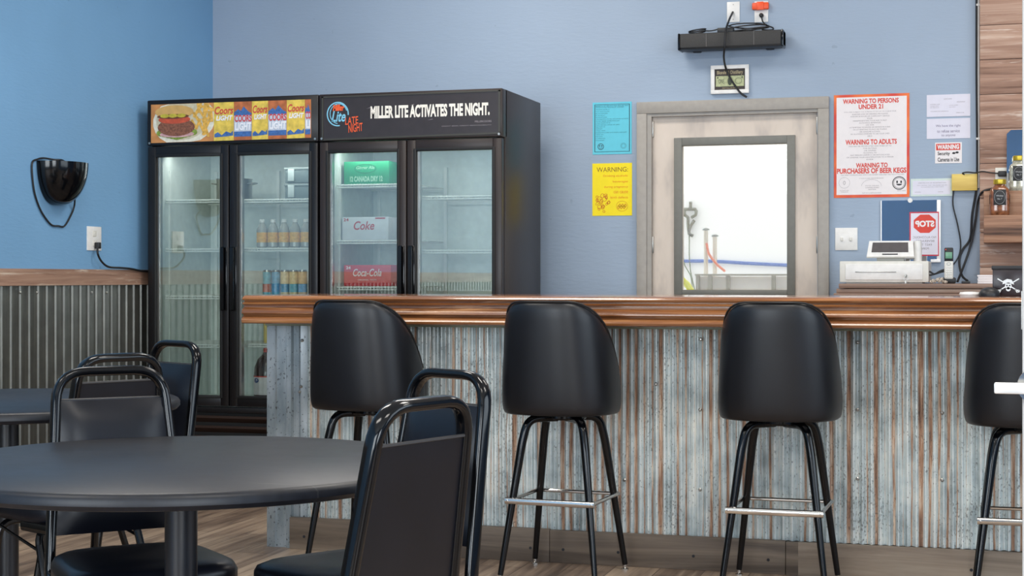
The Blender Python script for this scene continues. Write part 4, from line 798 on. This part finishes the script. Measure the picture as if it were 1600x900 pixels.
for s in (-1, 1):
    for q0, q1, wd in (((-.040, -.022), (.040, .028), .0022), ((-.033, -.026), (-.025, -.012), .0018)):
        a, b_ = Vector((cx+s*q0[0], cz_+q0[1])), Vector((cx+s*q1[0], cz_+q1[1])); nn = Vector((-(b_-a).y, (b_-a).x)).normalized()*wd
        prism(bm, [tuple(a+nn), tuple(a-nn), tuple(b_-nn), tuple(b_+nn)], Ys+.0004, Ys+.0007)
    ring(bm, cx-s*.036, cz_-.020, .0075, .0055, .0016, Ys, seg=14)
obj('skull_emblem', bm, skull, t_, smooth=False)
bm = B(); ell(bm, cx-.005, cz_+.001, .003, .003, Ys-.0004, Ys-.0002); ell(bm, cx+.005, cz_+.001, .003, .003, Ys-.0004, Ys-.0002); prism(bm, [(cx, cz_-.002), (cx-.002, cz_-.006), (cx+.002, cz_-.006)], Ys-.0004, Ys-.0002); prism(bm, [(cx-.006, cz_-.010), (cx, cz_-.012), (cx+.006, cz_-.010), (cx+.003, cz_-.014), (cx-.003, cz_-.014)], Ys-.0004, Ys-.0002); obj('skull_features', bm, M['ink'], t_, smooth=False)
bm = B(); x = X_(1546, 6.45); bmesh.ops.create_uvsphere(bm, u_segments=24, v_segments=16, radius=1, matrix=Matrix.Translation((x, 6.45, ZT+.006)) @ Matrix.Diagonal((.040, .05, .030, 1)))
for v in bm.verts: v.co.z = max(v.co.z, ZT)
tag(obj('rounded_black_case', bm, M['plastic_b']), 'rounded black case on the bar top left of the pirate box', 'case')
bm = B(); x = X_(1516, 6.5); lathe(bm, [(.0, 0), (.038, 0), (.042, .008), (.038, .016), (.010, .018)], x, 6.5, ZT, 28); tag(obj('white_dish', bm, M['white']), 'low white dish on the bar top beside the rounded black case', 'dish')

# ------------------------------------------------------------------ wall things above the door
def plateB(label, px0, py0, px1, py1, name='wall_plate', cat='wall plate'):
    x0, x1 = X_(px0, YB), X_(px1, YB); m = (px0+px1)/2; z0, z1 = Z_(m, py1, YB), Z_(m, py0, YB); t_ = thing(name, label, cat, ((x0+x1)/2, YB, z0))
    bm = B(); box(bm, x0, x1, YB-.006, YB, z0, z1, .002); obj('plate', bm, M['white'], t_); return t_, x0, x1, z0, z1
t_, x0, x1, z0, z1 = plateB('white blank cable plate above the middle of the speaker bar', 1136, 3, 1156, 35)
for f_ in (.14, .86):
    bm = B(); lathe(bm, [(.003, 0), (.003, -.002)], (x0+x1)/2, YB-.006, z0+(z1-z0)*f_, 8, 'Y'); obj('screw', bm, M['steel'], t_)
t_, x0, x1, z0, z1 = plateB('white outlet plate with an orange block above the speaker bar', 1179, 2, 1200.5, 35, 'wall_outlet', 'outlet')
bm = B(); xo0, xo1 = X_(1176, YB), X_(1202, YB); zo0, zo1 = Z_(1189, 16, YB), Z_(1189, 5, YB); box(bm, xo0, xo1, YB-.03, YB-.006, zo0, zo1, .006); box(bm, xo0+.025, xo1-.025, YB-.034, YB-.028, zo0-.003, zo1+.003, .003)
tag(obj('orange_air_freshener', bm, M['orange']), 'bright orange plastic block plugged over the outlet at the top', 'air freshener')
bm = B(); p = atY(1190, 24.5, YB-.01); lathe(bm, [(.010, -.004), (.012, -.012), (.011, -.03), (.006, -.036)], p.x, YB, p.z, 12, 'Y'); tag(obj('power_plug', bm, M['plastic_b']), 'round black plug in the outlet below the orange block', 'plug')
# speaker bar
x0, x1 = X_(1059, 8.24), X_(1224, 8.24); YS0 = 8.24; zA, zB_ = Z_(1141, 74.5, YS0), Z_(1141, 49, YS0)
t_ = thing('speaker_bar', 'long dark grey speaker bar mounted above the framed dollar', 'speaker', ((x0+x1)/2, YB, zA)); W_ = x1-x0
bm = B(); box(bm, x0, x1, YS0+.004, YB-.03, zA, zB_, .008); obj('housing', bm, M['plastic_b'], t_)
bm = B(); box(bm, x0+.012, x1-.012, YS0-.004, YS0+.01, zA+.008, zB_-.003, .004); g_ = obj('grille', bm, M['plastic_g'], t_)
bm = B()
for f_ in (.275, .725): box(bm, x0+W_*f_-.002, x0+W_*f_+.002, YS0-.006, YS0, zA+.01, zB_-.005)
obj('grille_rib', bm, plain('lighter_grey_rib', (92, 90, 88), .6), g_)
for s, xx in ((-1, x0), (1, x1)):
    bm = B(); box(bm, xx-.012 if s > 0 else xx, xx if s > 0 else xx+.012, YS0-.006, YB-.03, zA-.004, zB_+.001, .006); obj('end_cap', bm, M['black_gloss'], t_)
for f_ in (.15, .85):
    bm = B(); xx = x0+W_*f_; box(bm, xx-.02, xx+.02, YB-.035, YB, zA-.003, zB_-.02, .003); obj('wall_bracket', bm, M['plastic_b'], t_)
bm = B(); a, b_ = X_(1121, 8.28), X_(1146, 8.28); box(bm, a, b_, 8.27, 8.32, zB_, zB_+.026, .004); tag(obj('power_brick', bm, M['plastic_b']), 'black power brick lying on top of the speaker bar', 'power adapter')
random.seed(2); bm = B()
for k_ in range(3):
    P = [Vector((X_(1170, 8.3)+.10*math.cos(2*PI*i/14)+random.uniform(-.008, .008), 8.29+.03*math.sin(2*PI*i/14), zB_+.012+.010*k_+.010*math.cos(2*PI*i/14+k_))) for i in range(14)]; tube(bm, P, .0038, 6, True)
tag(obj('coiled_cable', bm, M['plastic_b']), 'coil of black cable piled on the right of the speaker bar', 'cable')
bm = B()
for k_ in range(2):
    P = [Vector((X_(1090, 8.3)+.045*math.cos(2*PI*i/12), 8.29+.025*math.sin(2*PI*i/12), zB_+.010+.010*k_+.006*math.cos(2*PI*i/12))) for i in range(12)]; tube(bm, P, .0038, 6, True)
tube(bm, spline([atY(1097, 47.5, 8.29), atY(1104, 48.3, 8.29), atY(1112, 48, 8.29), atY(1121, 46, 8.29)]), .0035, 6)
tag(obj('coiled_cable', bm, M['plastic_b']), 'small loop of black cable on the left of the speaker bar', 'cable')
cord('hanging_cable', 'black cable hanging from the cable plate in front of the speaker bar', [(1145, 19, YB-.012), (1139, 32, 8.28), (1134, 48, 8.22), (1132, 74, 8.215), (1131, 90, 8.26), (1134, 106, YB-.03), (1141, 122, YB-.03), (1150, 136, YB-.03), (1158, 146, YB-.036), (1167, 152, YB-.036)], .0055)
cord('plug_cord', 'thin black cord from the plug under the orange block to the coiled cable', [(1190, 26, YB-.034), (1192, 34, YB-.04), (1199, 40, YB-.05), (1207, 43, YB-.06), (1208, 46, YB-.08), (1200, 47, YB-.08), (1190, 46, YB-.08)], .0038)
# framed dollar
x0, x1 = X_(1110.5, YB-.02), X_(1170, YB-.02); z0, z1 = Z_(1140, 146, YB-.02), Z_(1140, 101.5, YB-.02); W_, H_ = x1-x0, z1-z0
t_ = thing('framed_dollar', 'framed dollar bill in a white frame above the door', 'picture frame', ((x0+x1)/2, YB, z0)); fr_ = .020
bm = B()
for a in ((x0, x1, z0, z0+fr_), (x0, x1, z1-fr_, z1), (x0, x0+fr_, z0+fr_, z1-fr_), (x1-fr_, x1, z0+fr_, z1-fr_)): box(bm, a[0], a[1], YB-.022, YB, a[2], a[3], .001)
obj('frame', bm, M['white'], t_)
bm = B(); box(bm, x0+fr_, x1-fr_, YB-.012, YB-.002, z0+fr_, z1-fr_); obj('mat_board', bm, plain('dark_brown_mat', (56, 48, 46), .6), t_, smooth=False)
bm = B(); box(bm, x0+fr_+.006, x1-fr_-.006, YB-.0135, YB-.012, z0+fr_+.018, z1-fr_-.036); obj('dollar_bill', bm, plain('pale_green_banknote', (176, 182, 140), .6, var=.2, sc=80), t_, smooth=False)
bm = B(); cx, cz_ = (x0+x1)/2, z0+fr_+.018+(H_-2*fr_-.054)/2
ell(bm, cx, cz_, .012, .022, YB-.0142, YB-.0136); ring(bm, cx+.045, cz_, .018, .016, .002, YB-.014); ring(bm, cx, cz_, .073, .030, .0015, YB-.014, seg=4) if False else None
txt(bm, 'ONE', cx-.06, cx-.03, cz_-.012, cz_+.012, YB-.014)
for s in (-1, 1): txt(bm, '1', cx+s*.064-.003, cx+s*.064+.003, cz_+.014, cz_+.024, YB-.014)
obj('engraving', bm, plain('banknote_green_black', (66, 74, 58), .6), t_, smooth=False)
bm = B(); txt(bm, 'Blonde & Distillery', x0+fr_+.012, x1-fr_-.012, z1-fr_-.032, z1-fr_-.008, YB-.0125, bold=.02); txt(bm, 'FIRST DOLLAR EARNED', x0+W_*.3, x0+W_*.72, z0+fr_+.005, z0+fr_+.013, YB-.0125); obj('gold_lettering', bm, plain('dull_gold_print', (170, 156, 120), .5), t_, smooth=False)

# ------------------------------------------------------------------ left wall: sconce and outlet
cyy, zt_ = 6.74, 1.702; t_ = thing('wall_sconce', 'glossy black half-bowl sconce on the left blue wall', 'wall lamp', (XL, cyy, 1.5))
bm = B(); L = []; NU, NV = 22, 12; a_, p_, h_ = .160, .150, .205
grid = []
for i in range(NV+1):
    ph = (PI/2)*i/NV; row = []
    for j in range(NU+1):
        th = PI*j/NU; row.append(bm.verts.new((XL+.004+p_*math.sin(th)*math.cos(ph)**.8, cyy-a_*math.cos(th)*math.cos(ph)**.8, zt_-h_*math.sin(ph))))
    grid.append(row)
for i in range(NV):
    for j in range(NU): bm.faces.new((grid[i][j], grid[i][j+1], grid[i+1][j+1], grid[i+1][j]))
bm.faces.new(grid[0]); bmesh.ops.remove_doubles(bm, verts=bm.verts[:], dist=1e-5)
obj('bowl', bm, M['black_gloss'], t_, angle=50)
bm = B(); q = Vector((XL+.004+p_*math.sin(PI*.60)*.86, cyy-a_*math.cos(PI*.60)*.86, zt_-.085)); nq = Vector((.80, .30, -.35)).normalized(); bmesh.ops.create_cone(bm, segments=20, radius1=.024, radius2=.024, depth=.004, cap_ends=True, matrix=Matrix.Translation(q+nq*.004) @ nq.to_track_quat('Z', 'Y').to_matrix().to_4x4()); obj('round_sticker', bm, plain('silver_sticker', (190, 192, 194), .4), t_)
cord('sconce_cord', 'thin black cord looping from above the sconce and hanging below it', [(104, 254, XL+.10), (96, 250, XL+.06), (84, 249.5, XL+.03), (68, 247, XL+.01), (58, 249, XL+.006), (50, 256, XL+.006), (52, 290, XL+.006), (57, 312, XL+.006), (66, 333, XL+.006), (80, 351, XL+.006), (91, 353, XL+.006), (101, 353, XL+.006), (112, 334, XL+.010), (116, 322, XL+.014), (117, 312, XL+.03)], .0045, X='L')
p0, p1 = atX(135, 372, XL), atX(157, 372, XL); z0, z1 = atX(146, 391.5, XL).z, atX(146, 354, XL).z
t_ = thing('wall_outlet', 'white outlet plate on the left blue wall below the sconce', 'outlet', (XL, (p0.y+p1.y)/2, z0)); bm = B(); box(bm, XL, XL+.006, p0.y, p1.y, z0, z1, .002); obj('plate', bm, M['white'], t_)
for f_ in (.30, .70):
    bm = B(); zz = z0+(z1-z0)*f_; ym = (p0.y+p1.y)/2; box(bm, XL+.005, XL+.008, ym-.017, ym+.017, zz-.014, zz+.014, .003); obj('socket', bm, M['offw'], t_)
p = atX(152.5, 383, XL+.02); bm = B(); box(bm, XL+.008, XL+.035, p.y-.012, p.y+.012, p.z-.018, p.z+.014, .004); tag(obj('power_plug', bm, M['plastic_b']), 'black plug in the outlet on the left blue wall', 'plug')
cord('cooler_cord', 'black power cord from the left wall outlet to behind the left cooler', [(152.5, 386, XL+.03), (153, 397, XL+.035), (159, 409, XL+.03), (170, 417, XL+.03), (190, 418.5, XL+.03), (205, 420, XL+.03), (220, 423, XL+.03), (236, 424, XL+.03)], .0055, X='L')

# ------------------------------------------------------------------ bar stools
def make_stool(label, loc, rot):
    r = thing('bar_stool', label, 'bar stool', loc, rot, group='bar stools along the bar'); K = lambda n, bm, m, p=r, **k: obj(n, bm, m, p, world=False, **k)
    # padded barrel back: loops of a rounded cross-section swept round the back of the seat
    bm = B(); N = 30; loops = []; rim = []
    A0 = math.radians(99)
    for i in range(N+1):
        u = -1+2*i/N; a = u*A0; s = abs(u)
        e = 2.7; ca, sa = math.cos(a), math.sin(a); rr = (abs(ca)**e+abs(sa)**e)**(-1/e)
        fall = max(0, (s-.27)/.73); zt = 1.064-.27*fall**1.9; zb = .628
        if s > .96: pass
        L = []
        def P(rad, z):
            fl = 1-.085*((z-.64)/.42)**1.3 if z > .64 else 1
            return (rad*rr*sa*fl*1.0, -rad*rr*ca*(1-.02*((z-.64)/.42)) - .035*((z-.64)/.42)*max(0, ca), z)
        R0, TK = .226, .042
        L += [P(R0-TK, zb+.015), P(R0-TK*.5, zb), P(R0-.006, zb+.006), P(R0, zb+.03), P(R0+.002, zb+.09), P(R0+.001, (zb+zt)/2), P(R0, zt-.05), P(R0-.003, zt-.018), P(R0-.016, zt-.002), P(R0-TK*.6, zt), P(R0-TK+.002, zt-.008), P(R0-TK-.002, zt-.03), P(R0-TK-.002, (zb+zt)/2)]
        loops.append(L); rim.append(P(R0-.010, zt+.0015-.004))
    V = rings(bm, loops, False, True)
    K('padded_back', bm, M['vinyl_s'], angle=70, sub=1)
    bm = B(); tube(bm, rim, .0042, 6); K('piping', bm, M['seam'])
    bm = B(); L = []
    for z, k_ in ((.655, .88), (.660, .96), (.675, 1.0), (.735, 1.0), (.757, .96), (.768, .86), (.772, .6), (.774, .25)):
        ring_ = []
        for j in range(32):
            a = 2*PI*j/32; ca, sa = math.cos(a), math.sin(a); e = 3.2; rr = (abs(ca)**e+abs(sa)**e)**(-1/e); yy_ = .190*rr*sa*k_+.058; ring_.append((.183*rr*ca*k_, yy_, z))
        L.append(ring_)
    rings(bm, L); K('seat_cushion', bm, M['vinyl'], angle=60)
    bm = B(); box(bm, -.11, .11, -.11, .11, .628, .656, .006); lathe(bm, [(.085, .606), (.09, .612), (.09, .630)], seg=24); K('swivel_plate', bm, M['black_gloss'])
    feet = []
    for sx in (-1, 1):
        for sy in (-1, 1):
            pts = smooth_path([(sx*.02, sy*.02, .612), (sx*.108, sy*.108, .612), (sx*.126, sy*.126, .52), (sx*.188, sy*.195, .022)], [.06, .03], 6); n = len(pts)
            rad = [.0165 if p_.z > .45 else .0105+.006*(p_.z/.45) for p_ in pts]; bm = B(); tube(bm, pts, rad, 12); lg = K('leg', bm, M['black_gloss'])
            bm = B(); lathe(bm, [(.0, 0), (.015, 0), (.015, .005), (.007, .009), (.007, .026)], sx*.188, sy*.195, 0, 14); K('foot_glide', bm, M['chrome'], lg)
    def at(z, sx, sy): t_ = (z-.022)/(.52-.022); return (sx*(.188+(.126-.188)*t_), sy*(.195+(.126-.195)*t_), z)
    z = .302; ex = .016
    c_ = [Vector(at(z, a, b_)) for a, b_ in ((-1, -1), (1, -1), (1, 1), (-1, 1))]
    for v in c_: v.x *= 1.09; v.y *= 1.09
    for i in range(4):
        bm = B(); a, b_ = c_[i], c_[(i+1) % 4]
        if i == 0: tube(bm, [a+Vector((-.01, 0, 0)), b_+Vector((.01, 0, 0))], .0085, 10, rb=.0125, nrm=(0, 0, 1))
        else: tube(bm, [a, b_], .0075, 10)
        K('foot_rail', bm, M['chrome'])
    for i, v in enumerate(c_):
        bm = B(); bmesh.ops.create_uvsphere(bm, u_segments=10, v_segments=8, radius=.0095, matrix=Matrix.Translation(v)); K('rail_bolt', bm, M['chrome'])
    return r
SY = 5.985
st = make_stool('black vinyl bar stool nearest the coolers, leftmost at the bar', (-2.372, SY, 0), math.radians(-5))
dup(st, (-1.575, SY, 0), math.radians(-4), 'black vinyl bar stool, second along the bar from the coolers, left of the door window')
dup(st, (-.742, SY, 0), math.radians(-1), 'black vinyl bar stool standing below the left edge of the red-bordered poster')
dup(st, (.138, SY, 0), math.radians(0), 'black vinyl bar stool cut off by the right edge of the photo')

# ------------------------------------------------------------------ round tables
def make_table(label, loc):
    r = thing('round_table', label, 'table', loc, group='round black tables'); K = lambda n, bm, m: obj(n, bm, m, r, world=False)
    R = .555; bm = B(); pr = [(.0, .714), (R-.022, .714), (R-.008, .717), (R, .726), (R, .738), (R-.005, .746), (R-.013, .75), (0, .75)]
    lathe(bm, [(max(a, .0005), b_) for a, b_ in pr], seg=96); K('table_top', bm, M['table'])
    bm = B(); lathe(bm, [(.14, .694), (.14, .714)], seg=32); box(bm, -.25, .25, -.025, .025, .698, .714, .003); box(bm, -.025, .025, -.25, .25, .698, .714, .003); K('mounting_plate', bm, M['plastic_b'])
    bm = B(); lathe(bm, [(.0355, .03), (.0355, .705)], seg=28); K('column', bm, plain('satin_black_column', (26, 28, 34), .32, 0, .6))
    bm = B(); lathe(bm, [(.28, .0), (.28, .008), (.26, .016), (.10, .03), (.05, .05), (.04, .06)], seg=48); K('base', bm, M['plastic_b'])
    return r
x, y = cw(-.726, 3.51); tb1 = make_table('round black table in the foreground', (x, y, 0))
x2, y2 = cw(-1.655, 5.25); dup(tb1, (x2, y2, 0), 0, 'round black table at the left edge, beside the corrugated wall')

# ------------------------------------------------------------------ banquet chairs
def make_chair(label, loc, rot):
    r = thing('banquet_chair', label, 'chair', loc, rot, group='banquet chairs around the tables'); K = lambda n, bm, m, p=r, **k: obj(n, bm, m, p, world=False, **k)
    yb = lambda z: -.190-.170*(z-.42)
    hw = lambda z: .171-.075*(z-.42)                       # centre line half width
    top = .913; zc_ = .80
    nrm = Vector((0, 1, .17)).normalized()
    side = lambda s: [Vector((s*hw(z), yb(z), z)) for z in (.47, .56, .66, .76)]
    raw = [(-hw(.43)-.002, -.02, .408), (-hw(.43), yb(.43), .408)]+[tuple(v) for v in side(-1)]+[(-hw(top), yb(top), top), (hw(top), yb(top), top)]+[tuple(v) for v in side(1)][::-1]+[(hw(.43), yb(.43), .408), (hw(.43)+.002, -.02, .408)]
    pts = smooth_path(raw, [.05]+[.02]*4+[.085, .085]+[.02]*4+[.05], 7)
    bm = B(); P = [Vector(p_) for p_ in pts]; loops = []; seg = 12
    for i, p_ in enumerate(P):
        t = (P[min(i+1, len(P)-1)]-P[max(i-1, 0)]).normalized(); u = nrm if p_.z > .44 else Vector((0, .3, 1)).normalized()
        if abs(t.dot(Vector((0, 1, 0)))) > .7: u = Vector((0, 0, 1))
        u = (u-t*u.dot(t)).normalized(); v = t.cross(u)
        if i and v.dot(lastv) < 0: v = -v; 
        if i and u.dot(lastu) < 0: u = -u
        lastu, lastv = u, v
        e = 3.0; L = []
        for j in range(16):
            a = 2*PI*j/16; ca, sa = math.cos(a), math.sin(a); rr = (abs(ca)**e+abs(sa)**e)**(-1/e); L.append(p_+u*(ca*rr*.0175)+v*(sa*rr*.0120))
        loops.append(L)
    rings(bm, loops); K('back_frame', bm, M['black_gloss'], angle=50)
    # back pad
    bm = B(); NX, NZ = 12, 12; z0, z1 = .515, .842; f1, f2 = [], []
    for k_ in range(NZ+1):
        z = z0+(z1-z0)*k_/NZ; a1, a2 = [], []
        for i in range(NX+1):
            u = -1+2*i/NX; v_ = -1+2*k_/NZ; w_ = (hw(z)-.0085); bl = (1-abs(u)**5)*(1-abs(v_)**6)
            a1.append(bm.verts.new((u*w_, yb(z)+.010+.024*bl, z))); a2.append(bm.verts.new((u*w_, yb(z)-.008-.003*bl, z)))
        f1.append(a1); f2.append(a2)
    for k_ in range(NZ):
        for i in range(NX):
            bm.faces.new((f1[k_][i], f1[k_][i+1], f1[k_+1][i+1], f1[k_+1][i])); bm.faces.new((f2[k_][i], f2[k_+1][i], f2[k_+1][i+1], f2[k_][i+1]))
    for k_ in range(NZ):
        bm.faces.new((f1[k_][0], f1[k_+1][0], f2[k_+1][0], f2[k_][0])); bm.faces.new((f1[k_][NX], f2[k_][NX], f2[k_+1][NX], f1[k_+1][NX]))
    for i in range(NX):
        bm.faces.new((f1[0][i], f2[0][i], f2[0][i+1], f1[0][i+1])); bm.faces.new((f1[NZ][i], f1[NZ][i+1], f2[NZ][i+1], f2[NZ][i]))
    K('back_pad', bm, M['vinyl'], angle=50)
    bm = B(); tube(bm, [(-hw(.842)+.012, yb(.842)-.009, .842), (hw(.842)-.012, yb(.842)-.009, .842)], .0035, 6); K('piping', bm, plain('dull_grey_piping', (58, 56, 56), .5))
    # seat
    bm = B(); L = []
    for z, k_ in ((.418, .92), (.424, .98), (.438, 1.0), (.462, 1.0), (.476, .965), (.484, .88), (.488, .6), (.489, .2)):
        ring_ = []
        for j in range(40):
            a = 2*PI*j/40; ca, sa = math.cos(a), math.sin(a); e = 4.0; rr = (abs(ca)**e+abs(sa)**e)**(-1/e); fy = .205*rr*sa*k_+.012; tp = 1+.05*(sa*rr)
            ring_.append((.198*rr*ca*k_*tp, fy, z))
        L.append(ring_)
    rings(bm, L); K('seat_cushion', bm, M['vinyl'], angle=60)
    for sy, ty, fy in ((1, .13, .195), (-1, -.09, -.235)):
        for sx in (-1, 1):
            pts = smooth_path([(0, ty, .400), (sx*.168, ty, .400), (sx*.185, fy, .012)], .05, 6); bm = B(); tube(bm, pts, .0122, 10); lg = K('leg', bm, M['black_gloss'])
            bm = B(); lathe(bm, [(.0125, 0), (.0125, .022)], sx*.185, fy, 0, 12); K('foot_cap', bm, M['plastic_b'], lg)
    for sx in (-1, 1):
        bm = B(); tube(bm, [(sx*.172, .135, .392), (sx*.176, -.115, .340)], .005, 8); K('side_brace', bm, M['black_gloss'])
    return r
def chair_at(lat, dep, fl, fd):
    """back-top centre given by camera-side offsets; facing direction (lateral, depth)"""
    l = math.hypot(fl, fd); fl, fd = fl/l, fd/l; bx_, by_ = cw(lat, dep); fx, fy = -S_*fd+C_*fl, C_*fd+S_*fl
    return (bx_+fx*.275, by_+fy*.275, 0), math.atan2(-fx, fy)
CH = [(-.163, 3.02, -.82, .57, 'black banquet chair closest to the camera, its back towards us'),
      (-.150, 3.94, -.74, -.67, 'black banquet chair behind the closest one, on the far right of the foreground table'),
      (-1.025, 4.08, .48, -.877, 'black banquet chair pushed in behind the foreground table, facing us'),
      (-1.165, 4.76, -.72, .69, 'black banquet chair with its back to us, partly hidden behind the facing one'),
      (-1.205, 5.76, -.70, -.714, 'black banquet chair farthest away, standing in front of the left cooler')]
ch0 = None
for a, b_, c_, d_, lab in CH:
    loc, rot = chair_at(a, b_, c_, d_)
    if ch0 is None: ch0 = make_chair(lab, loc, rot)
    else: dup(ch0, loc, rot, lab)

# ------------------------------------------------------------------ near door edge at the right with its lever
Dn = 2.0
def nearp(px, py, d=Dn):
    lat = (px-800)/F*d; x, y = cw(lat, d); return x, y, CZ+(HZ-py)/F*d
ex, ey, _ = nearp(1597.3, 434); dn = thing('door_2', 'open door cut off at the right edge with chrome handle', None, (ex, ey, 0), TH-.318, kind='structure')
bm = B(); box(bm, 0, .86, 0, .045, .01, 2.05, .002); obj('door_slab', bm, plain('light_grey_door_paint', (188, 186, 180), .5), dn, world=False)
_, _, zl = nearp(1590, 602); hx_, hy_, _ = nearp(1590, 602)
bm = B(); lathe(bm, [(.022, -.016), (.022, .0)], .016, -.0, zl, 24, 'Y'); hd = obj('rosette', bm, M['chrome'], dn, world=False)
bm = B(); lathe(bm, [(.009, -.05), (.009, -.014)], .016, 0, zl, 16, 'Y'); box(bm, -.0325, .02, -.056, -.044, zl-.0075, zl+.006, .002); obj('lever', bm, plain('bright_satin_chrome', (240, 240, 238), .35, .6), dn, world=False)
_, _, za = nearp(1597, 515); _, _, zb2 = nearp(1597, 455); bm = B(); box(bm, -.0012, .02, .006, .038, za, zb2, .0005); obj('latch_plate', bm, M['white'], dn, world=False)
